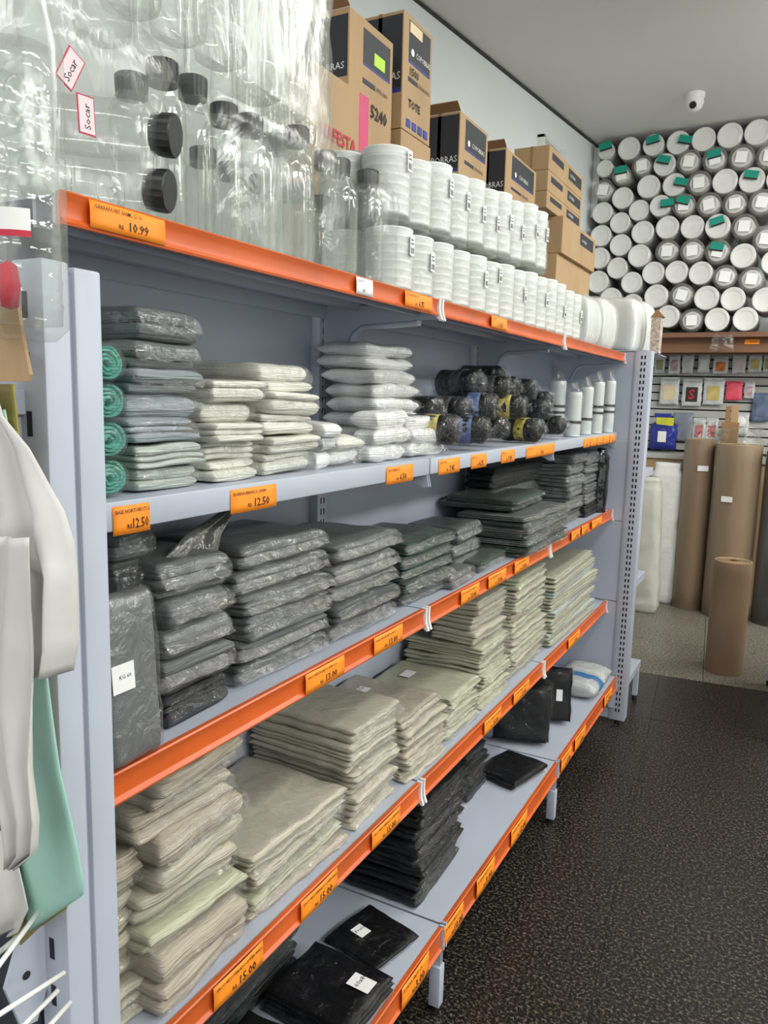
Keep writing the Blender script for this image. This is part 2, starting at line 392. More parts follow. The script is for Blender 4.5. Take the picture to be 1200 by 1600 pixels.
# brackets hooked into the near upright (towards the viewer's left)
g = MB().prism([(-.104,1.488),(-.104,1.468),(-.112,1.437),(-.128,1.437),(-.150,1.49),(-.15,1.51)],0,.352,.356)
P(g.obj('bracket', STEEL, near), near)
g = MB().prism([(-.104,1.405),(-.104,1.28),(-.20,1.36),(-.20,1.405)],0,.348,.352); g.bbox((.344,-.2,1.385),(.358,-.104,1.407),.001)
P(g.obj('bracket', STEEL, near), near)
P(MB().lathe([(0,0),(.0045,0),(.0045,.002),(0,.002)],16,M=Matrix.Translation((.3515,-.128,1.355))@Matrix.Rotation(math.radians(90),4,'Y')).obj('bolt_hole', SLOTM, near), near)
# shelves
RAILN = 0
def shelf(lv, b):
    x1, zt, zb, zu = XF[lv], ZT[lv], ZB[lv], ZU[lv]; y0 = YS[b]+.0035; y1 = YS[b+1]-.0035
    bn = ('near','middle','far')[b]
    t = thing('shelf', f"{'grey-lipped' if lv==4 else 'orange-railed'} steel {LV[lv]} shelf of the {bn} bay", 'shelf', (0,y0,zu), group=None)
    d = MB(); d.box((.003,y0,zu-.002),(x1-.012,y1,zu)); d.box((.003,y0,zu-.03),(.005,y1,zu-.002))
    if lv != 4: d.box((x1-.016,y0,zb+.002),(x1-.012,y1,zu-.0005))
    P(d.obj('deck', STEEL, t), t)
    st = MB()
    for xx in ((.07,.10),(.17,.20)): st.prism([(xx[0],zu-.002),(xx[1],zu-.002),(xx[1]-.006,zu-.014),(xx[0]+.006,zu-.014)],1,y0+.01,y1-.01)
    st.box((x1-.05,y0+.003,zu-.03),(x1-.045,y1-.003,zu-.002))
    P(st.obj('stiffener', STEELD, t), t)
    if lv == 4:
        P(MB().bbox((x1-.012,y0,zb),(x1,y1,zt),.0025).obj('front_lip', STEEL, t, 40), t)
    else:
        h = zt-zb; prof = [(x1-.0118,zt-.001),(x1-.003,zt),(x1-.001,zt-.002),(x1-.0035,zt-.008),(x1-.0062,zt-h*.45),(x1-.005,zb+.008),(x1,zb+.003),(x1-.001,zb),(x1-.0118,zb+.001)]
        P(MB().prism(prof,1,y0+(.008 if b else .001),y1-.008).obj('price_rail', ORANGE, t, 35), t)
    # side brackets
    for yb_, sd in ((y0+.0003,1),(y1-.0023,-1)):
        if b == 0 and sd == 1: continue
        br = MB()
        if lv == 5:
            arc = [(.0,zu-.004),(.0,zu-.115),(.05,zu-.115),(.062,zu-.10),(.075,zu-.06),(.095,zu-.045),(x1-.05,zu-.038),(x1-.002,zb-.004),(x1-.002,zb+.01),(x1-.02,zu-.004)]
        elif lv == 4:
            arc = [(0,zu-.004),(0,zu-.09),(.05,zu-.085),(x1-.07,zu-.05),(x1-.07,zb-.004),(x1-.012,zb-.028),(x1+.001,zb-.026),(x1-.006,zb+.004),(x1-.02,zu-.004)]
        elif lv == 1: arc = [(0,zu-.004),(0,zu-.10),(x1-.06,zu-.10),(x1-.03,.075),(x1-.006,.075),(x1-.006,zu-.004)]
        else: arc = [(0,zu-.004),(0,zu-.10),(.04,zu-.10),(x1-.03,zb-.004),(x1-.012,zb-.004),(x1-.012,zu-.004)]
        br.prism(arc,1,yb_,yb_+.002); P(br.obj('bracket', STEEL, t), t)
        if lv in (5,):   # rounded tube along the underside of the arm
            P(MB().tube([(.052,yb_+.001,zu-.112),(.064,yb_+.001,zu-.098),(.078,yb_+.001,zu-.066),(.098,yb_+.001,zu-.05),(x1-.05,yb_+.001,zu-.043)], .006, 8).obj('bracket_arm', STEEL, t, 60), t)
        if lv in (5,3,2):
            ya_, yb2 = (y0+.0005, y0+.0075) if sd == 1 else (y1-.0075, y1-.0005)
            pr = [(x1-.011,zt+.001),(x1+.001,zt+.001),(x1+.0,zt-.015),(x1+.001,zb+.008),(x1+.007,zb-.008),(x1+.003,zb-.010),(x1-.006,zb-.003),(x1-.011,zb)]
            P(MB().prism(pr,1,ya_,yb2).obj('rail_end_clip', WHITEC, t, 35), t)
        if lv == 1:
            P(MB().prism([(x1-.011,zt+.001),(x1+.001,zt+.001),(x1-.001,zt-.012),(x1+.002,zb+.008),(x1+.002,zb),(x1-.011,zb)],1,(y0+.0005 if sd==1 else y1-.0055),(y0+.0055 if sd==1 else y1-.0005)).obj('rail_end_clip', STEEL, t, 35), t)
    return t
SH = {}
for lv in (5,4,3,2,1):
    for b in range(3): SH[lv,b] = shelf(lv, b)
for i, y in enumerate((L, 2*L)):   # front legs of the base
    par = SH[1,i]
    lo = P(MB().bbox((.318,y-.013,.016),(.345,y+.013,.118),.002).obj('leg', STEEL, par, 40), par)
    MB().lathe([(0,0),(.011,0),(.013,.016),(0,.016)],12,M=Matrix.Translation((.331,y,0))).obj('foot', BLACKM, lo)
# rear side of the gondola: high shelf that carries the cardboard boxes
t = thing('rear_shelf', 'grey steel shelf behind the top shelf, carrying the cardboard boxes', 'shelf', (-.2,0,1.604))
P(MB().box((-.36,-.02,1.585),(-.054,3.5,1.604)).obj('deck', STEEL, t), t)
for y in (.0,L,2*L,2.74,3.45): P(MB().prism([(-.052,1.585),(-.052,1.45),(-.34,1.57),(-.34,1.585)],1,y,y+.003).obj('bracket', STEEL, t), t)
P(MB().bbox((-.09,3.4,0),(-.052,3.46,1.584)).obj('post', STEEL, t), t)
# ------------------------------------------------------------------ price tags
def ptag(lv, pL, pR, py, name, price, label, white=False, n=1):
    x = XF[lv]; y0, y1 = atY(x,pL,py), atY(x,pR,py); zt, zb = ZT[lv], ZB[lv]
    h = zt-zb; za, zc = (zb+.003, zt-.003) if lv != 4 else (zb-.005, zt-.006)
    t = thing('price_tag', label, 'price tag', (x,(y0+y1)/2,zb), group=None)
    m = MB(); v = []; f = []
    prof = [(x+.0012,za),(x+.0016,za+(zc-za)*.3),(x+.0014,za+(zc-za)*.7),(x+.0004,zc)]
    nn = 6
    for i in range(nn+1):
        for (px_,pz) in prof: v.append((px_+.0012*math.sin(i/nn*math.pi), y0+(y1-y0)*i/nn, pz))
    for i in range(nn):
        for k in range(3): f.append((i*4+k,(i+1)*4+k,(i+1)*4+k+1,i*4+k+1))
    m.add(v,f); o = P(m.obj('card', WHITEP if white else TAGM, t, True), t)
    md = o.modifiers.new('thick','SOLIDIFY'); md.thickness = .0004; md.offset = -1
    w = y1-y0; hh = zc-za
    for (s, sz, yy, zz) in ((name, hh*.2, y0+w*.04, zc-hh*.26), (price, hh*.50, y0+w*.46, za+hh*.18), ('R$', hh*.22, y0+w*.34, za+hh*.2)):
        if not s: continue
        if s == 'R$' and lv in (1,) and False: continue
        F = frame((0,1,0),(0,0,1),(x+.0034, yy, zz))
        o = text_obj(s, sz, Matrix.Translation(t.location).inverted()@F, INK, t, 'print', bold=.01)
        ww = twidth(s, sz); lim = w*(.92 if s == name else (.47 if s == price else .13))
        if ww > lim: o.matrix_local = Matrix.Translation(t.location).inverted()@F@Matrix.Diagonal((sz*lim/ww, sz, sz, 1))
    return t
def pw(s): return s
ptag(5,140,257,358,'GARRAFA PET 500ML C/ 10','10.99','orange 10.99 price tag for bottles, nearest on the top rail')
ptag(5,556,582,446,'copo 30','', 'white handwritten tag on the orange top rail', white=True)
ptag(5,632,675,470,'POTE RETANG. 500','6.75','orange tag on the top rail just before the near rail clip')
ptag(5,767,792,504,'POTE 250','5.50','orange tag on the top rail of the middle bay')
ptag(4,175,233,802,'BASE HORTI FRUTI 5','12.50','orange 12.50 tag nearest the left upright on the grey shelf lip')
ptag(4,359,431,769,'BOBINA BRANCO 30X40','12.50','second orange 12.50 tag along the grey shelf lip, under cream packs')
for k,(a,b,c,nm,pr) in enumerate(((603,645,735,'SACO BRANCO','6.50'),(685,718,720,'SACO LIXO','7.45'),(736,760,712,'SACO 15','6.25'),(783,804,707,'SACO 30','9.30'),(822,866,702,'SACO 50 LIXO','9.50'),(912,922,686,'1','4'),(923,932,685,'2','5'),(933,942,684,'3','6'),(943,952,682,'4','7'),(953,961,680,'5','8'))):
    ptag(4,a,b,c,nm,pr,('orange tag before the first bracket on the grey shelf lip','orange tag just past the first bracket on the grey shelf lip','second orange tag past the first bracket on the grey shelf lip','third orange tag past the first bracket on the grey shelf lip','wide orange tag just before the far bracket on the grey shelf lip')[k] if k < 5 else f'{NTH[k-5]} of five small orange tags at the far end of the grey lip')
for k,(a,b,c) in enumerate(((477,537,1056),(584,628,1002),(720,748,928),(763,790,904),(804,826,880),(893,906,831),(909,919,822),(925,940,812))):
    ptag(3,a,b,c,'SACO RECICLADO 20KG 1.0','13.00',f'orange 13.00 price tag, {NTH[k]} from the near end of the third rail')
for k,(a,b,c) in enumerate(((333,410,1515),(470,526,1396),(581,624,1297),(757,782,1124),(803,826,1078),(888,905,1003))):
    ptag(2,a,b,c,'SACO RECUPERADO SUPER 40KG','15.00',f'orange 15.00 price tag, {NTH[k]} from the near end of the fourth rail')
for k,(a,b,c,pr) in enumerate(((628,668,1539,'3.00'),(694,722,1452,'10.00'),(745,771,1377,'9.00'),(799,822,1297,'12.00'),(877,892,1188,'3.50'),(899,914,1150,'8.00'),(945,956,1084,'7.00'))):
    ptag(1,a,b,c,'BOBINA PRETO 20',pr,f'orange price tag, {NTH[k]} from the near end of the bottom rail')
# ------------------------------------------------------------------ folded bag packs
CN = {'slate':'dark slate grey','grey':'grey','bluegrey':'blue-grey','palegreen':'pale grey-green','cream':'cream white','white':'white','charcoal':'charcoal grey','darkgrey':'dark grey','greengrey':'dark green','tan':'beige','tan_warm':'tan','tan_green':'greenish beige','black':'black','blackish':'near-black','lightgrey':'light grey'}
def pack(cx, cy, z0, lx, ly, h, key, label, group=None, rz=0, nl=None, wrap=True, ry=0, rx=0, flare=True, sticker=None, seed=None, hi=1.0, cat='bag pack', name='bag_pack', puff=False):
    sd = R.uniform(0,100) if seed is None else seed
    t = thing(name, label, cat, (cx,cy,z0), group, (rx,ry,rz))
    nl = nl or R.choice((1,2,2,2,3)) if h > .014 else (nl or 1)
    if h > .05: nl = max(nl, 3)
    m = MB(); ths = [R.uniform(.5,1.5) for _ in range(nl)]; S_ = sum(ths); z = 0
    for k in range(nl):
        th = ths[k]/S_*h
        sx = R.uniform(-.005,.005)*hi; sy = R.uniform(-.003,.003)*hi
        pillow(m, (0,0,z+th/2), lx-.010+sx, ly-.008+sy, th*1.10, n=16, P=(7 if puff else 13), E=(.46 if puff else .32), amp=.0045*hi, fr=8, seed=sd, own=(.002+.0015*puff)*hi, skew=(sx,sy*.5)); z += th
    b = m.obj('folded_sheets', PK[key], t, True)
    wm = WRAPK if key in ('black','blackish') else WRAPD if key in ('slate','charcoal','darkgrey','greengrey') else WRAP
    if wrap:
        w = MB(); pillow(w, (0,0,h/2), lx, ly, h+.005, n=18, P=11, E=.34, amp=.0045*hi, fr=8, seed=sd, own=.0028)
        w.obj('clear_wrap', wm, t, True)
        if flare:
            fm = MB(); v = []; f = []; n = 12
            for i in range(n+1):
                u = i/n; yy = -ly/2+.006+(ly-.012)*u
                for (q, hz) in ((0,.6),(.5,.45),(1,.30)):
                    v.append((lx/2-.004+q*.010+.004*nz(yy*60,sd,q), yy, h*hz+q*.006*nz(yy*50,sd+3,q*4)))
            for i in range(n):
                for k in range(2): f.append((i*3+k,(i+1)*3+k,(i+1)*3+k+1,i*3+k+1))
            fm.add(v,f).obj('wrap_flap', wm, t, True)
    if sticker:
        sx, sy, sw, sh = sticker[:4]
        sm = MB(); sm.box((sx-sw/2,sy-sh/2,h+.0035),(sx+sw/2,sy+sh/2,h+.0042))
        so = sm.obj('paper_label', WHITEP, t, label='small white paper label with handwriting')
        if len(sticker) > 4:
            text_obj(sticker[4], sh*.42, frame((0,1,0),(-1,0,0),(sx-.0, sy-sh*.42, h+.0045)), INK, so, 'handwriting')
    return t
def stack(lv, xf, pL, pR, pyM, pyT, n, keys, where, depth=.22, group=None, zbase=None, jit=.008, pL2=None, tilt=0, sticker=None, hs=None, rz=0, nl=None, maxz=None, dxs=None, wrap=True, hi=1.0, rot_j=.045, puff=False):
    y0, y1 = atY(xf,pL,pyM), atY(xf,pR,pyM); zb = zbase if zbase is not None else ZU[lv]
    zt = atZ(xf, (pL+pR)/2, pyT)
    if lv < 5: zt = min(zt, ZB[lv+1]-.012) if maxz is None else min(zt, maxz)
    tot = zt-zb; hs = hs or [R.uniform(.85,1.15) for _ in range(n)]; S = sum(hs); z = zb+.001; out = []
    for k in range(n):
        key = keys[k % len(keys)] if isinstance(keys,(list,tuple)) else keys
        h = hs[k]/S*(tot-.004)
        dx = (dxs[k] if dxs else 0) + R.uniform(-jit,jit)
        lab = f"{CN[key]} bag pack, {ORD[n-1-k]} {where}"
        if n == 1: lab = f"{CN[key]} bag pack {where}"
        st = sticker if (sticker and k == n-1) else None
        # wide, low slab: keep layers touching
        dd = depth+R.uniform(-.01,.006)
        o = pack(min(xf-dd/2+dx, 10), (y0+y1)/2+R.uniform(-jit,jit)*.6, z, dd, (y1-y0)*R.uniform(.95,1.0), h*.97, key, lab, group, rz+R.uniform(-rot_j,rot_j), nl, sticker=st, wrap=wrap, hi=hi, puff=puff)
        out.append(o); z += h
    return out
# --- second shelf (white goods)
stack(4,.245,205,318,620,478,7,['palegreen','palegreen','bluegrey','bluegrey','grey','slate','slate'],'in the tall stack by the left upright',depth=.2,hs=[1,1,1.05,1,1,1.1,1.35],group='grey packs by the upright',jit=.004)
stack(4,.245,330,412,660,592,5,['cream'],'in the cream stack beside the grey one',depth=.17,group='cream packs on the second shelf')
stack(4,.245,418,495,650,566,5,['cream'],'in the cream stack before the slotted upright',depth=.20,group='cream packs on the second shelf',hs=[1.1,.8,1,1.1,1.3])
stack(4,.250,502,530,700,656,3,['white','lightgrey','white'],'in the low pile beside the cream stacks',puff=True,nl=1,hi=1.4,depth=.10,group='small white packs')
stack(4,.250,532,575,700,678,2,['white','cream'],'in the small heap left of the white stack',puff=True,nl=1,hi=1.4,depth=.10,group='small white packs')
stack(4,.170,590,662,630,536,8,['white'],'in the tall white stack of the middle bay',depth=.14,group='white packs of the middle bay',hs=[1,1,1,1,1,1,.9,.9],dxs=[0,0,0,0,0,-.01,-.03,-.03],puff=True,nl=1,hi=1.3)
stack(4,.252,585,640,700,640,3,['white'],'in the front white pile, near side',puff=True,nl=1,hi=1.4,depth=.07,group='white packs in front')
stack(4,.252,645,702,690,648,3,['white'],'in the front white pile by black rolls',puff=True,nl=1,hi=1.4,depth=.07,group='white packs in front')
# --- third shelf (dark goods)
stack(3,.20,183,246,870,822,4,['charcoal','slate','charcoal','slate'],'in the stack behind the standing slab',depth=.19,zbase=ZU[3]+.0,jit=.003,hs=[3.2,1,1,1])
stack(3,.242,256,368,980,868,5,['blackish','darkgrey','darkgrey','darkgrey','darkgrey'],'in the stack right of the standing slab',depth=.21,group='grey packs on the third shelf')
stack(3,.242,380,518,940,838,6,['charcoal','darkgrey','darkgrey','darkgrey','darkgrey','darkgrey'],'in the stack below the second 12.50 tag',depth=.2,group='grey packs on the third shelf')
stack(3,.242,524,624,910,838,5,['charcoal','charcoal','darkgrey','darkgrey','darkgrey'],'in the third-shelf stack before the first clip',depth=.21,group='grey packs on the third shelf')
stack(3,.235,634,708,890,838,5,['charcoal','greengrey','greengrey','greengrey','greengrey'],'in the dark stack past the first clip',depth=.21,group='green packs on the third shelf',sticker=(-.06,0,.035,.05,'20kg'),nl=5)
stack(3,.20,712,752,860,818,3,['darkgrey','darkgrey','charcoal'],'in the small stack behind the green packs',depth=.16)
stack(3,.25,702,742,905,890,1,['darkgrey'],'lying low in front, left one of two',depth=.07,maxz=.99)
stack(3,.25,750,792,885,868,1,['greengrey'],'lying low in front, right one of two',depth=.1,maxz=.99)
stack(3,.290,822,888,835,797,7,['greengrey','greengrey','darkgrey','greengrey','darkgrey','greengrey','darkgrey'],'in the sheaf overhanging the third rail',depth=.22,nl=3,jit=.004)
stack(3,.225,800,852,790,772,2,['greengrey'],'of the wide pair on the overhanging sheaf',depth=.24,zbase=atZ(.29,855,797)+.002,sticker=(-.05,0,.03,.05,'SACO'),nl=3,maxz=1.14)
stack(3,.23,890,912,790,708,6,['charcoal','darkgrey','darkgrey','darkgrey','darkgrey','darkgrey'],'in the far dark stack, left column',depth=.14,nl=3)
stack(3,.23,914,936,780,706,6,['blackish','darkgrey','darkgrey','darkgrey','darkgrey','darkgrey'],'in the far dark stack, right column',depth=.14,nl=3)
stack(3,.13,775,845,760,724,3,['blackish','charcoal','blackish'],'in the back stack of the third shelf',depth=.11)
# --- fourth shelf (beige goods)
stack(2,.252,238,385,1400,1190,8,['tan_warm','tan_warm','tan_green','tan','tan','tan_warm','tan_warm','tan_warm'],'in the nearest stack on the fourth shelf',depth=.24,group='beige packs',jit=.014,maxz=.90,rot_j=.10,hi=1.5)
stack(2,.215,150,226,1450,1338,4,['tan','tan_warm'],'in the pile half hidden by the left upright',depth=.18,group='beige packs',hi=1.4,puff=True,nl=1)
stack(2,.252,398,545,1370,1284,6,['tan_warm','tan_green','tan','tan','tan','tan'],'in the second fourth-shelf stack, labelled on top',depth=.25,group='beige packs',sticker=(-.06,-.02,.035,.055,'saco'),rot_j=.05,hi=1.3)
stack(2,.252,552,622,1225,1118,7,['tan'],'in the third stack of the fourth shelf',depth=.26,group='beige packs',rot_j=.04,hi=1.3)
stack(2,.250,634,694,1180,1106,6,['tan','tan','tan_warm'],'in the fourth-shelf stack at the first clip',depth=.25,group='beige packs',sticker=(-.05,0,.03,.05,'1KG'),rot_j=.04,hi=1.3)
stack(2,.250,702,750,1130,1076,6,['tan_green'],'in the labelled stack past the first clip',depth=.25,group='beige packs',sticker=(-.05,0,.03,.05),hi=1.2)
stack(2,.245,754,796,1065,1000,8,['tan_green'],'in the tall fourth-shelf stack, middle bay',depth=.25,group='beige packs',hi=1.2)
stack(2,.225,745,790,985,930,3,['tan'],'of the trio atop the tall middle stack',depth=.15,zbase=atZ(.245,775,1000)+.003,maxz=.895,group='beige packs',nl=3)
stack(2,.245,802,852,985,896,9,['tan_green','tan'],'in the rolled stack before the far clip',depth=.2,group='beige packs',nl=3,hi=1.2,maxz=.895)
stack(2,.262,866,930,950,884,10,['tan_green','palegreen','tan_green'],'in the farthest fourth-shelf stack',depth=.2,group='beige packs',nl=2,hi=.7)
# --- bottom shelf (black goods)
def at_deck(px, py, z=ZU[1]): return at(2, z, px, py)
stack(1,.273,655,722,1350,1232,8,['black'],'in the large stack on the bottom shelf',depth=.21,zbase=ZU[1]+.0,jit=.005,nl=2)
stack(1,.185,728,760,1230,1172,5,['blackish','black'],'in the stack behind the glossy flat pack',depth=.13,nl=2)
pack(.225,.80,ZU[1]+.001,.155,.15,.016,'black','small flat black bag pack with a white label, near the first leg',None,-.22,2,sticker=(-.02,-.01,.035,.03,'Preto'))
pack(.245,.60,ZU[1]+.001,.20,.175,.05,'black','large flat black bag pack with a white label, nearest on the bottom shelf',None,-.05,4,sticker=(.055,.03,.05,.035,'60x80'))
pack(.24,.40,ZU[1]+.001,.20,.18,.04,'black','flat black bag pack at the very near end of the bottom shelf',None,.05,3)
stack(1,.13,250,470,1540,1440,4,['blackish','blackish','blackish','charcoal'],'in the bundle at the near bottom',depth=.12,maxz=.45)
pack(.235,1.70,ZU[1]+.001,.16,.2,.03,'black','glossy black flat pack lying before the second leg',None,-.25,2)
# two black bags standing on edge
for (c, rz, lab) in (((.175,1.98),.30,'black bag pack standing on edge, left of the labelled one'),((.19,2.20),.32,'black bag pack standing on edge with a white label')):
    t = pack(c[0], c[1], ZU[1]+.101, .20, .20, .065, 'black', lab, None, rz, 3, rx=math.radians(80))
    if 'left' not in lab:
        sm = MB().box((.04,-.02,.0695),(.062,.022,.0705)); sm.obj('paper_label', WHITEP, t, label='small white paper label')
# clear packs at the far end of the bottom shelf
for k,(yy) in enumerate((2.50,2.66)):
    t = thing('clear_pack', ('clear plastic pack with a blue band on the bottom shelf','clear crumpled plastic pack at the far end of the bottom shelf')[k], 'plastic pack', (.235,yy,ZU[1]+.001))
    m = MB(); pillow(m,(0,0,.035),.19,.145,.07,n=16,P=4,E=.5,amp=.006,fr=22,seed=k*9+2,own=.004); m.obj('contents', PK['lightgrey'], t, True)
    m = MB(); pillow(m,(0,0,.036),.196,.152,.078,n=16,P=4,E=.5,amp=.006,fr=22,seed=k*9+2,own=.004); m.obj('clear_wrap', WRAP, t, True)
    if k == 0:
        m = MB(); pillow(m,(0,.03,.037),.198,.06,.0785,n=12,P=4,E=.5,amp=.004,fr=22,seed=2,own=.002); m.obj('blue_band', mat('blue_plastic_band',(50,110,160),.4), t, True)
# upright slab on the third shelf
a = at(0,.286,184,1180); b_ = at(0,.286,263,1168); top = at(0,.27,220,925)
t = thing('bag_slab', 'grey bag pack standing upright, leaning out over the third rail', 'bag pack', (.262,(a.y+b_.y)/2+.0,.956), None, (0,math.radians(-4),0))
ww = b_.y-a.y; hh = top.z-.956
m = MB(); pillow(m,(0,0,0),hh,ww,.040,n=20,P=12,E=.35,amp=.002,fr=10,seed=5,own=.0012); m.xf(Matrix.Translation((0,0,hh/2))@Matrix.Rotation(math.radians(90),4,'Y'))
m.obj('folded_sheets', mat('smooth_grey_plastic',(100,102,103),.45,var=.02,scale=5,bump=.15,bscale=14,coat=.3,coatbump=.25,cbscale=7), t, True)
m = MB(); pillow(m,(0,0,0),hh+.004,ww+.004,.046,n=24,P=12,E=.35,amp=.003,fr=22,seed=8,own=.003); m.xf(Matrix.Translation((0,0,hh/2))@Matrix.Rotation(math.radians(90),4,'Y'))
m.obj('clear_wrap', WRAPD, t, True)
sm = MB().box((.0235,-ww/2+.002,hh*.46),(.0245,-ww/2+.036,hh*.46+.034)); so = sm.obj('paper_label', WHITEP, t, label='white sticker with small print')
text_obj('KG 60', .007, frame((0,1,0),(0,0,1),(.0249,-ww/2+.012,hh*.46+.016)), INK, so, 'print')
# loose flared bag mouth over the grey stack
def sheet(name, pts_rows, plane, m, thick=.0012, n=10, wav=.006, fr=14, seed=0, parent=None, amp2=0, lean=0):
    """cloth-like hanging sheet; rows of (py, pxL, pxR) read on the plane axis=val"""
    ax, val = plane; v = []; f = []
    rows = []
    for i in range(len(pts_rows)-1):
        a, b = pts_rows[i], pts_rows[i+1]; k = max(1, int(abs(b[0]-a[0])/14))
        for j in range(k): q = j/k; rows.append([a[c]*(1-q)+b[c]*q for c in range(3)])
    rows.append(list(pts_rows[-1]))
    for i, r in enumerate(rows):
        for j in range(n+1):
            u = j/n; w = val + wav*nz(u*fr*.25+seed, i*.05, seed) + wav*.5*math.sin(u*fr+seed+i*.06)+lean*i/len(rows)
            p = at(ax, val, r[1]*(1-u)+r[2]*u, r[0]); p[ax] = w
            v.append(p[:])
    for i in range(len(rows)-1):
        for j in range(n): f.append((i*(n+1)+j,i*(n+1)+j+1,(i+1)*(n+1)+j+1,(i+1)*(n+1)+j))
    o = MB().add(v,f).obj(name, m, parent, True)
    md = o.modifiers.new('thick','SOLIDIFY'); md.thickness = thick; md.offset = 0
    return o
GF = film('smoky_bag_film', tint=(150,152,152), base=.22, edge=.6, bump=.8, scale=18, rough=.2, diff=.6)
o = sheet('loose_bag', [(797,352,362),(835,295,352),(870,262,345),(905,252,338),(925,250,300)], (0,.205), GF, n=12, wav=.010, seed=4)
tag(o, 'smoky grey loose bag mouth flaring up over the grey stack', 'plastic bag')
# shiny black bag standing at the far end of the third shelf
m = MB(); v = []; f = []; n = 12
for i in range(15):
    zz = i/14; wv = 1-.25*abs(zz-.5)
    for j in range(n):
        t_ = 2*math.pi*j/n; ca, sa = math.cos(t_), math.sin(t_)
        v.append((.03*ca*(1+.25*nz(zz*5,t_,2))*(1 if zz<.9 else .6), .045*sa*wv*(1+.15*nz(zz*4,t_,7)), zz*.265))
for i in range(14):
    for j in range(n): f.append((i*n+j,i*n+(j+1)%n,(i+1)*n+(j+1)%n,(i+1)*n+j))
f.append(tuple(range(n))); f.append(tuple(14*n+j for j in range(n)))
o = m.add(v,f).obj('garbage_bag', mat('shiny_black_plastic',(14,14,16),.16,var=.05,bump=1.0,bscale=16,spec=.8), None, True); o.location = (.235, 2.69, ZU[3]+.001); tag(o, 'shiny black plastic bag standing at the far end of the third shelf', 'plastic bag')
# green rolled bags beside the upright
for k in range(4):
    z = ZU[4]+.002+.0445*k
    t = thing('bag_roll', f'green rolled plastic bags by the left upright, {ORD[3-k]} of four', 'bag roll', (.170,.089,z+.022), 'green rolls by the upright')
    m = MB(); prof = []
    m2 = MB(); pts = []; v = []; f = []
    # spiral roll extruded along x
    N_ = 60
    for i in range(N_+1):
        th = i/N_*2*math.pi*3.2; r_ = .006+.0155*i/N_
        yy = r_*math.cos(th)*1.15+.0006*nz(i*.4,k,1); zz = r_*math.sin(th)*.98
        for xx in (-.075,-.02,.03,.075): v.append((xx+.004*nz(i*.3,k,xx*30), yy+.001*nz(xx*20,i*.2,k), zz))
    for i in range(N_):
        for q in range(3): f.append((i*4+q,(i+1)*4+q,(i+1)*4+q+1,i*4+q+1))
    o = m2.add(v,f).obj('rolled_film', PK['teal'], t, True); md = o.modifiers.new('t','SOLIDIFY'); md.thickness = .0032
    m.lathe([(0,-.077),(.02,-.078),(.0246,-.07),(.0248,.07),(.021,.081),(.008,.085)], 16, M=Matrix.Diagonal((1,1.1,.95,1))@Matrix.Rotation(math.radians(90),4,'Y')); m.obj('clear_wrap', WRAP, t, True)
# black refuse-sack rolls
WRAPC = film('crackly_black_wrap', tint=(255,255,255), base=.03, edge=.3, bump=1.0, scale=34, rough=.07, diff=.02)
def bagroll(px, py, r, x, col, label, ln=.11, rz=.3, key='black', ry=0):
    r *= 1.12
    p = at(0, x, px, py)
    t = thing('sack_roll', label, 'sack roll', (x-.04, p.y, p.z), 'black sack rolls', (0,ry,rz))
    m = MB(); prof = [(0,-ln/2),(r*.6,-ln/2-.004),(r*.93,-ln/2+.006)]+[(r*(1+.02*math.sin(i*2.1)),-ln/2+.012+(ln-.024)*i/6) for i in range(7)]+[(r*.93,ln/2-.006),(r*.6,ln/2+.004),(0,ln/2)]
    m.lathe(prof, 22, M=Matrix.Rotation(math.radians(90),4,'Y')); m.v=[(p[0],p[1]*(1+.10*nz(p[0]*40+px,p[1]*30,p[2]*30)),p[2]*(1+.10*nz(p[0]*40,p[1]*30+py,p[2]*30))) for p in m.v]; m.obj('rolled_sacks', PK[key], t, True)
    if col:
        m = MB(); m.lathe([(r*1.02,-.002),(r*1.03,.0),(r*1.03,ln*.24),(r*1.02,ln*.242)], 18, M=Matrix.Rotation(math.radians(90),4,'Y')); o = m.obj('paper_band', col, t, True)
    m = MB(); m.lathe([(r*.3,-ln/2-.012),(r*1.03,-ln/2),(r*1.07,0),(r*1.05,ln/2),(r*.95,ln/2+.008),(r*.6,ln/2+.012),(r*.2,ln/2+.015),(r*.4,ln/2+.024)], 22, M=Matrix.Rotation(math.radians(90),4,'Y')); m.v=[tuple(c*(1+.07*nz(p[0]*90+px,p[1]*70+k_,p[2]*70)) for k_,c in enumerate(p)) for p in m.v]; m.obj('clear_wrap', WRAPC, t, True)
    return t
BB = mat('black_white_band',(70,70,72),.5,var=.5,scale=60); YB_ = mat('yellow_band',(186,172,74),.5,var=.5,scale=60); BLB = mat('blue_band_print',(74,98,146),.5,var=.5,scale=60)
rolls = [(692,672,.030,.215,YB_),(742,672,.030,.215,BLB),(780,668,.026,.20,BB),(832,672,.031,.215,YB_),(872,664,.028,.205,BB),
         (715,640,.028,.165,BB),(755,636,.032,.175,BLB),(803,636,.030,.175,YB_),(848,640,.028,.17,None),
         (738,600,.034,.12,BB),(778,606,.030,.13,BB),(820,608,.028,.13,BB),(795,606,.031,.11,None),(848,626,.028,.15,BB),(675,640,.028,.12,None),(760,655,.030,.10,None),(815,650,.030,.10,None),(725,662,.030,.10,None),(772,588,.028,.10,None)]
wh = ['front row, first from the white packs','front row, second from the white packs','front row, third, partly hidden','front row with a yellow band, fourth from the white packs','front row, last before the white sleeves','second row, first from the left','second row with a blue band','second row with a yellow band','second row, rightmost','large one on top at left of the pile','upper row, second from left','upper row, third from left','topmost at the back of the pile','upper row, rightmost','tucked behind the white packs','plain one deep in the pile, middle','plain one deep in the pile, right','plain one deep in the pile, left','plain one high at the back']
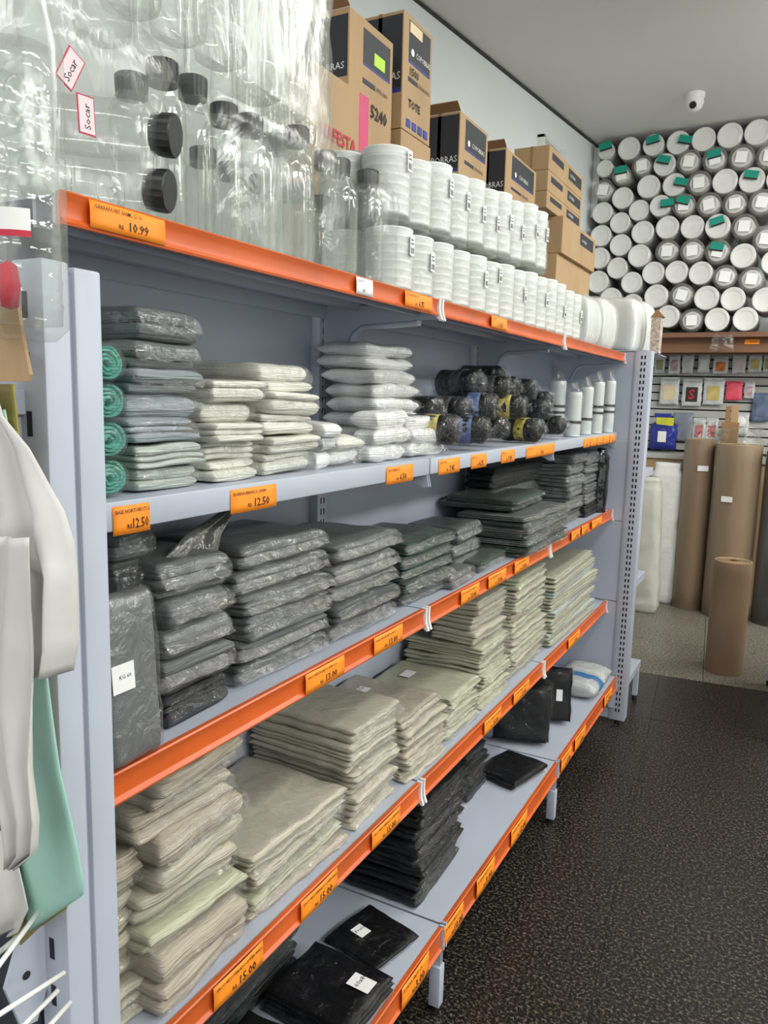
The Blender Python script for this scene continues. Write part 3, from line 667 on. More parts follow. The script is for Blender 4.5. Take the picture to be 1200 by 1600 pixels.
for q, w_ in zip(rolls, wh): bagroll(q[0],q[1],q[2],q[3]+.04,q[4],'wrapped black sack roll, '+w_, ln=.13, rz=R.uniform(-.5,.3))
# white sleeves at the far end of the second shelf
for k,(px,py0,py1,r,x) in enumerate(((893,612,690,.024,.235),(912,604,690,.022,.22),(930,596,684,.021,.235),(948,594,680,.021,.245),(870,575,650,.026,.12))):
    p = at(0,x,px,py1-4); zt = min(atZ(x,px,py0), 1.55); z0 = ZU[4]+.001; hgt = zt-z0 if k < 4 else .2
    r *= 1.2
    t = thing('cup_sleeve', f'white cup sleeve at the far end of the second shelf, {NTH[k]} from left' if k<4 else 'white wrapped sleeve standing behind the black rolls', 'cup sleeve', (x,p.y,z0))
    m = MB(); prof = [(0,0),(r*.9,0)]
    for i in range(14): prof += [(r,hgt*i/14+.002),(r*.94,hgt*(i+.9)/14)]
    m.lathe(prof+[(r*.9,hgt*.99),(0,hgt*.99)], 16); m.obj('cups', CUPG, t, 50)
    wv_ = MB().lathe([(r*.8,-.0005),(r*1.08,.004),(r*1.1,hgt*.3),(r*1.08,hgt*.6),(r*1.1,hgt*.9),(r*1.0,hgt*1.02),(r*1.05,hgt*1.10),(r*1.15,hgt*1.20)], 20)
    wv_.v = [(p[0]*(1 if p[2]<=hgt else max(.12,1-(p[2]-hgt)/hgt*6))+.004*nz(p[1]*60,p[2]*40,k), p[1]+.004*nz(p[0]*60,p[2]*50,k+4), p[2]+(.012*nz(p[1]*70,k,3) if p[2]>hgt*1.05 else 0)) for p in wv_.v]
    wv_.obj('clear_wrap', BAGF, t, True)
    for zz in ((.38,.5) if k > 1 else (.3,)): MB().lathe([(r*1.1,hgt*zz),(r*1.11,hgt*zz+.001),(r*1.11,hgt*zz+.008),(r*1.1,hgt*zz+.009)], 16).obj('printed_band', BB, t, True)
# ------------------------------------------------------------------ top shelf: bottles
def jar_mesh(r, h, neck, flute=0):
    m = MB(); prof = [(0,.002),(r*.6,.0),(r*.92,.002),(r,.010),(r,.02)]
    for i in range(6): prof += [(r*(.985 if i%2 else 1), .02+(h*.72-.02)*(i+1)/6)]
    prof += [(r*.96,h*.78),(r*.8,h*.84),(neck*1.15,h*.895),(neck,h*.91),(neck,h*.93),(neck*1.12,h*.935),(neck*1.12,h*.942),(neck,h*.946)]
    m.lathe(prof+[(neck*.9,h*.95)], 20); return m
BOT = {}
def bottle(x, y, z, r=.030, h=.185, neck=.0165, cap=True, label='', group='capped clear bottles', rot=(0,0,0), capm=None):
    key = (r,h,neck,cap)
    if key not in BOT:
        bm_ = jar_mesh(r,h,neck).mesh('bottle_body', PET, True)
        cm = MB(); n = 40; v = []; f = []
        for (zz, rr) in ((h*.945,neck*1.2),(h*.948,neck*1.27),(h-.0015,neck*1.27),(h,neck*1.18)):
            for k in range(n):
                q = rr*(1 if k%2 else .965); v.append((q*math.cos(2*math.pi*k/n), q*math.sin(2*math.pi*k/n), zz if zz>h*.946 else zz-.016))
        for i in range(3):
            for k in range(n): f.append((i*n+k,i*n+(k+1)%n,(i+1)*n+(k+1)%n,(i+1)*n+k))
        f.append(tuple(range(n))); f.append(tuple(3*n+k for k in range(n)))
        BOT[key] = (bm_, cm.add(v,f).mesh('cap', CAPM, 30))
    t = thing('bottle', label, 'bottle', (x,y,z), group, rot)
    for nm, me in (('bottle_body', BOT[key][0]),) + ((('cap', BOT[key][1]),) if cap else ()):
        o = bpy.data.objects.new(nm, me); COL.objects.link(o); o.parent = t
    return t
Z5 = ZU[5]+.001
def bagfilm(name, x0,x1,y0,y1,z0,z1,label,m=None,seed=0,amp=.008,grp=None):
    """loose clear bag around goods: open box-like film, gathered on top"""
    me = MB(); v=[]; f=[]; nu=28; nv=12; cx,cy=(x0+x1)/2,(y0+y1)/2; hx,hy=(x1-x0)/2,(y1-y0)/2
    for j in range(nv+1):
        q = j/nv; s = 1 if q < .8 else 1-(q-.8)*1.6
        for i in range(nu):
            t_ = 2*math.pi*i/nu; c_,s_ = math.cos(t_),math.sin(t_); P_=.35
            x = hx*math.copysign(abs(c_)**P_,c_)*s; y = hy*math.copysign(abs(s_)**P_,s_)*s
            d = amp*nz(x*25+seed,y*25,q*6+seed)
            v.append((x+d*c_, y+d*s_, (z1-z0)*q+amp*.5*nz(x*30,y*30,seed+q*3)*(1 if q>.1 else 0)))
    for j in range(nv):
        for i in range(nu): f.append((j*nu+i,j*nu+(i+1)%nu,(j+1)*nu+(i+1)%nu,(j+1)*nu+i))
    o = me.add(v,f).obj(name, m or BAGF, None, True); o.location = (cx,cy,z0); tag(o,label,'plastic bag',grp)
    return o
caps = [(205,118,.16,.030),(253,97,.19,.030),(301,122,.15,.028),(350,165,.16,.029),(390,182,.17,.030),(430,212,.14,.029),(463,200,.20,.030),(508,238,.15,.026),(530,250,.17,.026),(575,268,.2,.030),(603,284,.19,.026)]
names = ['behind the wrinkled bag, leftmost','second from left, tallest at the left','third from left','fourth from left, half hidden','fifth from left','sixth, small cap behind the tall one','seventh from left, prominent in front','eighth, in the paired twist-wrapped bottles','ninth, beside the paired bottles','tenth, just before the white cup packs','last, against the white cup packs']
for (px,py,x,r),nm in zip(caps,names):
    p = at(0,x,px,py); h = max(.15, min(p.z-Z5, .33)); 
    bottle(x,p.y,Z5,r=r,h=round(h,3),neck=.0165,label='clear black-capped bottle on the top shelf, '+nm)
# extra bottles filling the rows behind (bodies visible through the front ones)
k = 0
for (x,y) in ((.235,.30),(.24,.37),(.245,.445),(.24,.60),(.10,.34),(.10,.42),(.09,.50),(.09,.58),(.10,.66),(.11,.74),(.13,.645),(.245,.68)):
    bottle(x,y,Z5,r=.030,h=.175,neck=.0165,cap=(x<.2),label=f'clear bottle in the rows behind on the top shelf, {NTH[k]} from the near end'); k += 1
# two bottles lying with the caps towards the aisle
for k,(px,py) in enumerate(((256,203),(247,290))):
    p = at(0,.262,px,py)
    bottle(.262-.16*.93,p.y-.06,p.z+.012,r=.034,h=.175,neck=.0195,label=f'clear jar lying with its black cap facing out, {("upper","lower")[k]} one',group='jars lying on their sides',rot=(math.radians(-3),math.radians(96),math.radians(20)))
# supports: lying jars rest in a bag of bottles at the near end
k = 0
for (x,y,z) in ((.10,.06,.036),(.10,.135,.036),(.10,.02,.105),(.10,-.02,.036)):
    bottle(.02,y,Z5+z,r=.034,h=.2,neck=.0195,cap=False,label=f'clear uncapped bottle lying in the wrinkled bag, {NTH[k]} from the near end',group='bottles in the wrinkled bag',rot=(0,math.radians(90),math.radians(0))); k += 1
bagfilm('clear_bag', -.01,.27,-.06,.20,Z5,Z5+.24,'large wrinkled clear bag of bottles at the near end of the top shelf',seed=1,amp=.016)
bagfilm('clear_bag', .05,.275,.25,.50,Z5,Z5+.23,'clear film bag around the bottles under the tall tubes',seed=5,amp=.007)
bagfilm('clear_bag', .12,.262,.50,.60,Z5,Z5+.225,'clear film bag around the prominent capped bottle',seed=9,amp=.006)
bagfilm('clear_bag', .12,.262,.66,.79,Z5,Z5+.2,'clear film bag gathered over the bottles by the cup packs',seed=12,amp=.006)
# little pink labels with handwriting on the wrinkled bag
for k,(px,py,tl) in enumerate(((135,180,.05),(110,107,-.5))):
    p = at(0,.285,px,py); t = thing('paper_label', ('pink-edged handwritten label on the wrinkled clear bag, lower one','pink-edged handwritten label on the wrinkled clear bag, upper one')[k], 'label', p, None, (tl,0,0))
    MB().box((-.0004,-.011,-.019),(0,.011,.019)).obj('border', REDP, t); MB().box((.0,-.0095,-.0175),(.0006,.0095,.0175)).obj('paper', PINKP, t)
    text_obj('Socar', .011, frame((0,0,1),(0,-1,0),(.0009,.004,-.014)), INK, t, 'handwriting')
# second tier: tall clear tubes in bags above the bottles
k = 0
for (x,y) in ((.22,.16),(.22,.24),(.22,.32),(.22,.40),(.21,.48),(.13,.52),(.13,.585),(.12,.655),(.06,.665),(.13,.2),(.13,.30),(.13,.4)):
    z0 = Z5+(.19 if y > .55 else (.215 if y > .35 else .235))+ (.0)
    t = thing('clear_tube', f'tall clear plastic tube in the bag above the bottles, {NTH[k]} from the near end', 'tube', (x,y,z0+.005), 'clear tubes above the bottles')
    prof = [(0,0),(.022,.0),(.034,.006),(.036,.02)]
    for i in range(5): prof += [(.0365,.02+.055*i),(.0345,.045+.055*i)]
    MB().lathe(prof+[(.036,.32)], 20).obj('tube_wall', PET, t, True); k += 1
bagfilm('clear_bag', .055,.27,.10,.56,Z5+.21,Z5+.60,'big clear bag of tall tubes above the capped bottles',seed=21,amp=.01)
bagfilm('clear_bag', .03,.17,.50,.70,Z5+.20,Z5+.60,'big clear bag of tall tubes nearest the cardboard boxes',seed=25,amp=.01)
# ------------------------------------------------------------------ white cup packs
cm = MB(); r = .0475; hgt = 1.0; prof = [(0,0),(r*.86,0)]
for i in range(8):
    z = hgt*i/8; prof += [(r*.965,z+.012),(r*.99,z+.09),(r,z+.10),(r*.97,z+.115)]
cup_col = cm.lathe(prof+[(r*.9,hgt),(0,hgt)], 22).mesh('cup_stack', CUPM, 60)
def cupwrap(w, d, h, seed):
    """film drawn tight over four round stacks: lobed outline, gathered top"""
    me = MB(); v = []; f = []; nu = 48; nv = 12
    for j in range(nv+1):
        q = j/nv; s_ = 1 if q < .86 else (1-(q-.86)*1.5)
        for i in range(nu):
            t_ = 2*math.pi*i/nu; c_, n_ = math.cos(t_), math.sin(t_)
            rr = 0
            for (ax_, ay_) in ((1,1),(1,-1),(-1,1),(-1,-1)):      # support distance of the four circles
                d_ = (ax_*c_+ay_*n_)*.0475; h_ = abs(ax_*n_-ay_*c_)*.0475
                if h_ < .050: rr = max(rr, d_+math.sqrt(max(0,.050**2-h_**2)))
            rr = rr*s_+.0025*nz(c_*4+seed,n_*4,q*5)+.0015*nz(c_*12+seed,n_*12,q*2)
            v.append((rr*c_, rr*n_, h*q))
    for j in range(nv):
        for i in range(nu): f.append((j*nu+i,j*nu+(i+1)%nu,(j+1)*nu+(i+1)%nu,(j+1)*nu+i))
    f.append(tuple(range(nu))); f.append(tuple(nv*nu+i for i in range(nu)))
    return me.add(v,f)
CW = [cupwrap(.19,.19,1.0,s).mesh('clear_wrap', MILKY, True) for s in (1,5,9)]
def cuppack(x, y, z, label, grp, st=True, h=.17):
    t = thing('cup_pack', label, 'cup pack', (x,y,z), grp)
    for (dx,dy) in ((-.0475,-.0475),(-.0475,.0475),(.0475,-.0475),(.0475,.0475)):
        o = bpy.data.objects.new('cup_stack', cup_col); COL.objects.link(o); o.parent = t; o.location = (dx,dy,0.001); o.scale = (1,1,h-.006)
    o = bpy.data.objects.new('clear_wrap', R.choice(CW)); COL.objects.link(o); o.parent = t; o.scale = (1,1,h-.001)
    if st:
        for dy in (-.0475,.0475):
            if R.random() < .25: continue
            zo = R.uniform(-.02,.02); X0 = .0985
            l = MB().box((X0,dy-.009,.07+zo),(X0+.0008,dy+.009,.108+zo)).obj('barcode_label', WHITEP, t)
            b = MB()
            for i in range(4): b.box((X0+.0009,dy-.006+.0035*i,.074+zo),(X0+.0012,dy-.0045+.0035*i,.085+zo))
            b.box((X0+.0009,dy-.006,.091+zo),(X0+.0012,dy+.006,.093+zo)); b.box((X0+.0009,dy-.006,.098+zo),(X0+.0012,dy+.004,.100+zo)); b.obj('barcode', INK, l)
    return t
hl = [.128,.133,.140,.150,.160,.168,.160]
for i in range(7):
    cuppack(.168, .868+.198*i, Z5, f'white plastic cup pack, lower row, {NTH[i]} from the bottles', 'lower cup packs', h=hl[i])
hu = [.138,.152,.158,.165,.172]
for i in range(5):
    cuppack(.160+R.uniform(-.006,.006), .862+.198*i, Z5+max(hl[i],hl[i+1])+.001, f'white plastic cup pack, upper row, {NTH[i]} from the bottles', 'upper cup packs', h=hu[i])
for i,(y,w_,h_,z) in enumerate(((2.30,.22,.17,Z5),(2.55,.24,.19,Z5),(2.96,.24,.22,1.6205),(3.22,.24,.235,1.6205))):
    t = thing('lid_pack', f'frosted smooth white pack beyond the cup packs, {NTH[i]} of four', 'cup pack', (.165 if i<2 else .20,y,z))
    m = MB(); pillow(m,(0,0,0),.20,w_,h_,n=18,P=9,E=.3,amp=.004,fr=20,seed=i+40,own=.003); m.xf(Matrix.Translation((0,0,h_/2))); m.obj('stacked_lids', CUPG, t, True)
    m = MB(); pillow(m,(0,0,0),.21,w_+.01,h_+.01,n=18,P=8,E=.35,amp=.005,fr=26,seed=i+60,own=.005); m.xf(Matrix.Translation((0,0,h_/2+.001))); m.obj('clear_wrap', MILKY, t, True)
# thin top panel that carries them
P(MB().bbox((-.045,ya+.0,1.617),(.37,ya+.48,1.6195),.0005).obj('top_cover', STEEL, far), far)
# narrow cardboard piece on the end unit
p = at(1,3.02,1026,540)
t = thing('cardboard_tray', 'narrow printed cardboard tray standing at the far end unit top', 'box', (p.x-.005,3.02,1.62))
m = MB(); m.bbox((-.02,-.03,0),(.02,.03,.15),.001); m.obj('body', mat('faded_print_card',(188,170,156),.7,var=.35,scale=70), t)
m = MB(); m.prism([(-.025,.15),(.0,.185),(.028,.155),(.02,.15)],1,-.03,.03); m.obj('flap', CARDD, t)
# ------------------------------------------------------------------ cardboard boxes
def carton(x1, y0, y1, z0, z1, w, label, art=None, tape=None, flap=False, name='cardboard_box', grp=None):
    t = thing(name, label, 'box', (x1-w/2,(y0+y1)/2,z0), grp)
    lx, ly, h = w, y1-y0, z1-z0
    MB().bbox((-lx/2,-ly/2,0),(lx/2,ly/2,h),.002).obj('carton', CARD, t)
    if flap:
        MB().prism([(-lx/2,h),(-lx/2-.045,h+.035),(-lx/2-.043,h+.038),(-lx/2,h+.003)],1,-ly/2,ly/2).obj('flap', CARDD, t)
        MB().prism([(-ly/2,h),(-ly/2-.03,h+.02),(-ly/2-.029,h+.023),(-ly/2,h+.003)],0,-lx/2,lx/2).obj('flap', CARDD, t)
    MB().box((-.006,-ly/2-.0006,0),(.006,ly/2+.0006,h+.0006)).obj('seam', CARDD, t)
    X = lx/2+.0006
    cnt = [0]
    def rect(a0,a1,b0,b1,m,nm='print'):   # fractions across y, up z, on the aisle face
        cnt[0] += 1
        return MB().box((lx/2,-ly/2+ly*a0,h*b0),(X+.00025*(cnt[0]-1),-ly/2+ly*a1,h*b1)).obj(nm, m, t)
    def word(s, a, b, sz, m=WHITEP, lim=None):
        o = text_obj(s, sz, frame((0,1,0),(0,0,1),(X+.0022,-ly/2+ly*a,h*b)), m, t, 'lettering', bold=.02)
        wv = twidth(s,sz)
        if lim and wv > lim*ly: o.matrix_local = frame((0,1,0),(0,0,1),(X+.0022,-ly/2+ly*a,h*b)) @ Matrix.Diagonal((sz*lim*ly/wv,sz,sz,1))
    if art == 'cop':
        rect(.18,.92,.62,.96,CARDBLK); rect(.18,.92,.60,.62,BLUEP)
        MB().lathe([(.006,0),(.010,0),(.010,.0006),(.006,.0006)],16,M=Matrix.Translation((X+.0006,-ly/2+ly*.3,h*.70))@Matrix.Rotation(math.radians(90),4,'Y')).obj('ring_logo', WHITEP, t)
        word('COPOBRAS', .40,.675,.022,lim=.50)
        rect(.18,.50,.44,.48,CARDBLK); word('DESCARTAVEL',.52,.445,.012,INK2,lim=.4)
        MB().box((-lx/2+.004,-ly/2-.0006,h*.35),(lx/2-.004,-ly/2,h*.97)).obj('print', CARDBLK, t)
        MB().box((-lx/2+.004,-ly/2-.0006,h*.31),(lx/2-.004,-ly/2,h*.35)).obj('print', BLUEP, t)
        text_obj('COPOBRAS', .03, frame((1,0,0),(0,0,1),(-lx/2+.006,-ly/2-.001,h*.42)), WHITEP, t, 'lettering').scale.x *= min(1,(lx-.014)/twidth('COPOBRAS',.03))
    return t, rect, word
INK2 = mat('brown_ink', (70,50,40), .7, var=0)
XB = -.125
def sc_y(px,py): return atY(XB,px,py)
def sc_z(px,py): return atZ(XB,px,py)
# tall stack left
zb1 = atZ(XB,575,200)
y0,y1 = sc_y(545,120), sc_y(613,130); z1 = sc_z(588,45); zl1 = sc_z(600,248)
t, rect, word = carton(XB, y0, y1, zl1, z1, .15, 'tall cardboard box with lime sticker on its black panel, marked 5240', None, flap=True)
rect(.30,.93,.66,.93,CARDBLK); rect(.30,.93,.645,.66,BLUEP); rect(.55,.80,.70,.80,LIMEP,'lime_sticker'); rect(.30,.58,.50,.54,CARDBLK); word('SETE LOJAS',.60,.505,.012,INK2,lim=.34)
word('5240',.48,.27,.045,INK,lim=.42)
lz = z1-zl1
MB().box((-.07,-(y1-y0)/2-.0008,lz*.48),(.07,-(y1-y0)/2,lz*.95)).obj('print', CARDBLK, t)
text_obj('COPOBRAS', .024, frame((1,0,0),(0,0,1),(-.062,-(y1-y0)/2-.0012,lz*.54)), WHITEP, t, 'lettering')
carton(XB, y0, y1, Z5, zl1-.002, .15, 'cardboard box under the tall lime-stickered one')
XM = XB+.085; ym0, ym1 = atY(XM,486,180), atY(XM,578,190)
t, rect, word = carton(XM, ym0, ym1, Z5, atZ(XM,556,140), .075, 'cardboard box with red MAFESTA lettering and magenta tape, before the lime-stickered box')
rect(.80,.97,0.0,1,MAGP,'magenta_tape'); word('MAFESTA',.12,.72,.042,REDP,lim=.62)
for q in range(5):
    MB().lathe([(.008,0),(.0105,0),(.0105,.0006),(.008,.0006)],14,M=Matrix.Translation((.0385,(ym1-ym0)*.385,.08+.07*q))@Matrix.Rotation(math.radians(90),4,'Y')).obj('ring_print', PINKP, t)
rect(.60,.74,.46,.55,WHITEP,'paper_label'); rect(.42,.62,.24,.34,WHITEP,'paper_label')
y0b,y1b = sc_y(629,120), sc_y(674,130); z1b = sc_z(650,32); z0b = sc_z(650,215)
t, rect, word = carton(XB, y0b, y1b, z0b, z1b, .15, 'tall cardboard box with torn black panel, next to the wall gap', 'cop', flap=False)
rect(.2,.62,.86,.95,CREAMP,'torn_patch'); word('1500',.2,.50,.03,INK); word('TOTE',.2,.22,.03,INK)
for q in range(4): rect(.15+.2*q,.29+.2*q,.04,.11,BLUEP,'symbol')
t, rect, word = carton(XB, y0b, y1b+.01, Z5, z0b-.002, .15, 'cardboard box under the tall torn-panel box')
y0,y1 = sc_y(718,230), sc_y(762,235); z1 = sc_z(740,190)
t, rect, word = carton(XB, y0, y1, z1-.27, z1, .15, 'cardboard box with black panel standing alone before the bare wall', 'cop', flap=True)
carton(XB, y0, y1, Z5, z1-.272, .15, 'cardboard box under the one standing alone')
y0,y1 = sc_y(790,270), sc_y(838,275); z1 = sc_z(810,246)
carton(XB, y0, y1, z1-.24, z1, .15, 'wide cardboard box with black panel, right of the lone one', 'cop', flap=True)
carton(XB, y0, y1, Z5, z1-.242, .15, 'cardboard box below the wide black-panelled one')
y0,y1 = sc_y(855,300), sc_y(910,300); zz = [sc_z(885,t_) for t_ in (252,290,322,348)]
for k in range(3):
    t, rect, word = carton(XB, y0, y1, zz[k+1]+.001, zz[k], .16, f'cardboard box in the far column, {ORD[k]}')
    rect(.55,.95,.35,.85,CARDBLK); word('COPOBRAS',.58,.5,.018,WHITEP,lim=.34); rect(.08,.4,.5,.8,CARDBLK)
y0,y1 = sc_y(868,380), sc_y(922,380)
t, rect, word = carton(XB+.03, y0, y1, atZ(XB,900,415), zz[3]-.001, .16, 'cardboard box with black panel low in the far column')
rect(.5,.92,.55,.9,CARDBLK); word('COPOBRAS',.54,.65,.018,WHITEP,lim=.34)
carton(XB+.01, y0, y1, Z5, atZ(XB,900,415)-.001, .16, 'lowest cardboard box in the far column')
# ------------------------------------------------------------------ back wall
YS_ = 5.42; YW = YB
# high board with rolls of cups and plates
zsh = at(1,5.1,1100,519).z
hb = thing('high_shelf', 'brown wooden shelf high on the back wall under the plate rolls', 'shelf', (.5,5.3,zsh))
P(MB().bbox((-.6,5.08,zsh-.035),(1.9,YW-.01,zsh-.002),.002).obj('board', WOOD, hb), hb)
P(MB().bbox((-.6,5.16,zsh-.13),(1.9,5.19,zsh-.035),.002).obj('beam', WOOD, hb), hb)
P(MB().bbox((-.6,5.4,zsh-.13),(1.9,5.43,zsh-.035),.002).obj('beam', WOOD, hb), hb)
for x in (-.5,.45,1.4): P(MB().bbox((x,5.2,zsh-.1),(x+.05,YW-.01,zsh-.035),.002).obj('support', WOOD, hb), hb)
p = at(1,5.15,1175,534); t = thing('price_tag', 'orange price tag on the brown high shelf edge', 'price tag', (p.x,5.155,p.z))
MB().bbox((-.045,-.002,-.016),(.045,0,.016),.0005).obj('card', TAGM, t)
text_obj('25.90', .018, frame((1,0,0),(0,0,1),(-.01,-.0026,-.006)), INK, t, 'print')
# plate/cup rolls (centres read row by row)
rows = [
 [(520,575,'g'),(588,580,''),(665,562,''),(745,560,'g'),(835,540,'g2'),(925,535,''),(1018,512,''),(1108,512,''),(1192,520,'')],
 [(572,655,'s'),(650,640,'gs'),(728,640,'s'),(808,612,'g'),(888,610,'s'),(978,600,'gs'),(1062,595,'s'),(1150,595,'s')],
 [(572,735,''),(655,715,''),(735,705,''),(828,685,'g2'),(915,685,'s'),(1010,662,''),(1105,665,'g'),(1190,665,'')],
 [(556,800,''),(618,800,''),(683,775,''),(762,765,'g2'),(860,762,'gs'),(948,762,'s'),(1045,735,'s'),(1138,730,'s')],
 [(578,860,''),(648,855,''),(722,845,''),(810,838,''),(895,832,''),(998,812,'g'),(1095,803,'s'),(1188,812,'s')],
 [(602,925,''),(680,915,''),(757,910,''),(840,905,'s'),(925,900,'s'),(1030,888,'gs'),(1117,885,'s'),(1204,885,'')],
 [(632,992,''),(712,978,''),(792,972,''),(878,972,''),(967,962,''),(1062,962,''),(1160,964,'')],
 [(740,1045,''),(828,1035,''),(918,1038,'s'),(1008,1032,'s'),(1100,1032,'s'),(1190,1037,'')],
 [(780,1098,''),(862,1098,''),(952,1093,''),(1046,1090,''),(1145,1108,'')],
 [(905,1162,'s'),(990,1166,''),(1073,1166,''),(1165,1176,'s')]]
def rollmeshes(r, kind):
    Ln = .40; m = MB()
    prof = [(0,.008),(r*.58,.008),(r*.68,.006),(r*.72,.001),(r*.76,.0),(r*.92,-.005),(r*.97,-.003)]
    for i in range(8): prof += [(r*.97,Ln*i/8+.004),(r*.92,Ln*(i+.85)/8)]
    prof += [(r*.9,Ln),(0,Ln)]
    if kind: prof = [(0,.004),(r*.55,.004),(r*.58,.0),(r*.74,.002),(r*.76,.02)] + [(r*(.76+.03*(i%2)),.02+Ln*i/14) for i in range(1,14)] + [(r*.9,Ln),(0,Ln)]
    a = m.lathe(prof, 24, M=Matrix.Rotation(math.radians(-90),4,'X')).mesh('plate_stack', PLATEI if kind else PLATE, 45)
    w = MB().lathe([(r*.3,-.006),(r*.8,-.011),(r*.99,-.004),(r*1.0,.03),(r*1.0,Ln),(r*.6,Ln+.02)], 24, M=Matrix.Rotation(math.radians(-90),4,'X')).mesh('clear_wrap', MILKY, True)
    return a, w
RM = {k: rollmeshes(.080, k) for k in (0,1)}
sq = MB().bbox((-.034,-.002,-.034),(.034,0,.034),.0008).mesh('inner_base', PLATE)
gl = MB().box((-.042,-.0016,-.026),(.042,0,.026)).mesh('green_label', GREENL)
gli = MB().box((-.042,-.0018,-.028),(.042,-.0002,-.018)).mesh('print', INK)
rown = ['top','second','third','fourth','fifth','sixth','seventh','eighth','ninth','lowest']
cen = []
for ri, row in enumerate(rows):
    for (zx, zy, kd) in row:
        q = at(1, 5.10, 680+zx/2.308, zy/2.308); cen.append([q.x, q.z])
ztop_ = H-.09
for it in range(60):
    for a in range(len(cen)):
        for b in range(a+1, len(cen)):
            dx, dz = cen[b][0]-cen[a][0], cen[b][1]-cen[a][1]; d = math.hypot(dx,dz)
            if d < .163:
                k = (.163-d)/d*.25; cen[a][0] -= dx*k; cen[a][1] -= dz*k; cen[b][0] += dx*k; cen[b][1] += dz*k
        cen[a][0] = max(cen[a][0], -.415); cen[a][1] = min(max(cen[a][1], zsh+.079), ztop_)
rad = [min(.0835, .5*min(math.hypot(c[0]-d[0],c[1]-d[1]) for d in cen if d is not c)) for c in cen]
ii = -1
for ri, row in enumerate(rows):
    for ci, (zx, zy, kd) in enumerate(row):
        ii += 1; p = Vector((cen[ii][0], 5.10, cen[ii][1]))
        kind = 1 if 's' in kd else 0
        t = thing('plate_roll', f"{'white cup roll with square base' if kind else 'white plate roll'}{', green label' if 'g' in kd else ''}, {NTH[ci]} from left in the {rown[ri]} row", 'plate roll', (p.x, 5.10+R.uniform(-.012,.012), p.z), 'plate and cup rolls on the high shelf', (R.uniform(-.02,.02),0,R.uniform(-.03,.03)))
        for nm, me in (('plate_stack', RM[kind][0]), ('clear_wrap', RM[kind][1])):
            o = bpy.data.objects.new(nm, me); COL.objects.link(o); o.parent = t
            s_ = rad[ii]/.080*.995; o.scale = (s_,1,s_); o.rotation_euler = (0,R.uniform(0,6),0)
        if kind:
            o = bpy.data.objects.new('inner_base', sq); COL.objects.link(o); o.parent = t; o.location = (0,-.011,0); o.rotation_euler = (0,R.uniform(-.2,.3),0)
        if 'g' in kd:
            o = bpy.data.objects.new('green_label', gl); COL.objects.link(o); o.parent = t
            o.location = ((.045 if '2' in kd else -.005), -.0145, .03 if not '2' in kd else .01); o.rotation_euler = (0,R.uniform(-.3,.3),0)
            q = bpy.data.objects.new('print', gli); COL.objects.link(q); q.parent = o
# slatted display wall
zt0 = at(1,5.6,1100,549).z; zb0 = at(1,5.6,1100,706).z; pitch = (zt0-zb0)/12
sw = thing('slat_wall', 'beige slatted display wall behind the hanging packets', 'display wall', (.5,YW-.03,zb0))
P(MB().box((-.5,YW-.012,.9),(1.9,YW-.001,zt0)).obj('backing', SLOTM, sw), sw)
for k in range(12):
    P(MB().bbox((-.45,YW-.035,zb0+pitch*k+.006),(1.9,YW-.012,zb0+pitch*(k+1)-.004),.002).obj('slat', SLAT, sw), sw)
lg = MB().bbox((-.45,YW-.30,zb0-.05),(1.9,YW-.012,zb0-.012),.003).obj('ledge', SLAT); tag(lg,'grey-beige ledge below the slatted display wall','shelf')
lb = MB().bbox((-.45,YW-.28,.0),(1.9,YW-.25,zb0-.052),.003).obj('cabinet_front', CARD); tag(lb,'brown board front below the grey-beige ledge','cabinet')
# hanging packets
def packet(px, py, w, h, m1, m2, label, art=None, dep=.02, y=YW-.07):
    p = at(1, y, px, py); sc = (at(1,y,px+1,py)-at(1,y,px,py)).length
    W_, H_ = w*sc, h*sc
    t = thing('hanging_packet', label, 'packet', (p.x, y, p.z))
    m = MB(); pillow(m,(0,0,0),W_,H_,dep,n=14,P=6,E=.5,amp=.003,fr=30,seed=px,own=.003); m.xf(Matrix.Rotation(math.radians(90),4,'X')); m.obj('pouch', m1, t, True)
    MB().box((-W_*.48,-.001,H_*.44),(W_*.48,.001,H_*.56)).obj('header', m1, t)
    if m2:
        m = MB(); m.bbox((-W_*.3,-dep/2-.003,-H_*.32),(W_*.3,-dep/2+.001,H_*.25),.001); m.obj('front_print', m2, t)
    if art == 'S': text_obj('S', H_*.55, frame((1,0,0),(0,0,1),(-W_*.17,-dep/2-.004,-H_*.22)), REDP, t, 'letter', bold=.02)
    MB().tube([(0,.0,H_*.52),(0,YW-.036-y,H_*.53)], .003, 6).obj('hook', STEEL, t)
    return t
SILV = mat('silver_pouch',(206,208,208),.3,var=.1,scale=20,bump=.3,bscale=30,metal=.1); PINKPK = mat('pink_print',(206,170,176),.5,var=.3,scale=40); WARM = mat('yellow_red_print',(226,130,50),.5,var=.4,scale=25)
GOLD = mat('gold_print',(206,186,110),.5,var=.2,scale=20); HOTP = mat('coral_pink_plastic',(232,84,104),.4,var=.1,scale=20); DKP = mat('dark_brown_print',(52,34,30),.5,var=.3,scale=30)
NAVY = mat('navy_blue_plastic',(40,50,140),.3,var=.2,scale=12,bump=.4); YELP = mat('yellow_green_card',(206,206,50),.5,var=.1); GREYB = mat('grey_blister',(134,140,152),.3,var=.15,scale=20,bump=.3); REDW = mat('red_white_print',(206,96,96),.4,var=.5,scale=45); DBL = mat('dusty_blue_print',(98,112,140),.4,var=.25,scale=20); OLV = mat('olive_print',(150,156,110),.5,var=.2)
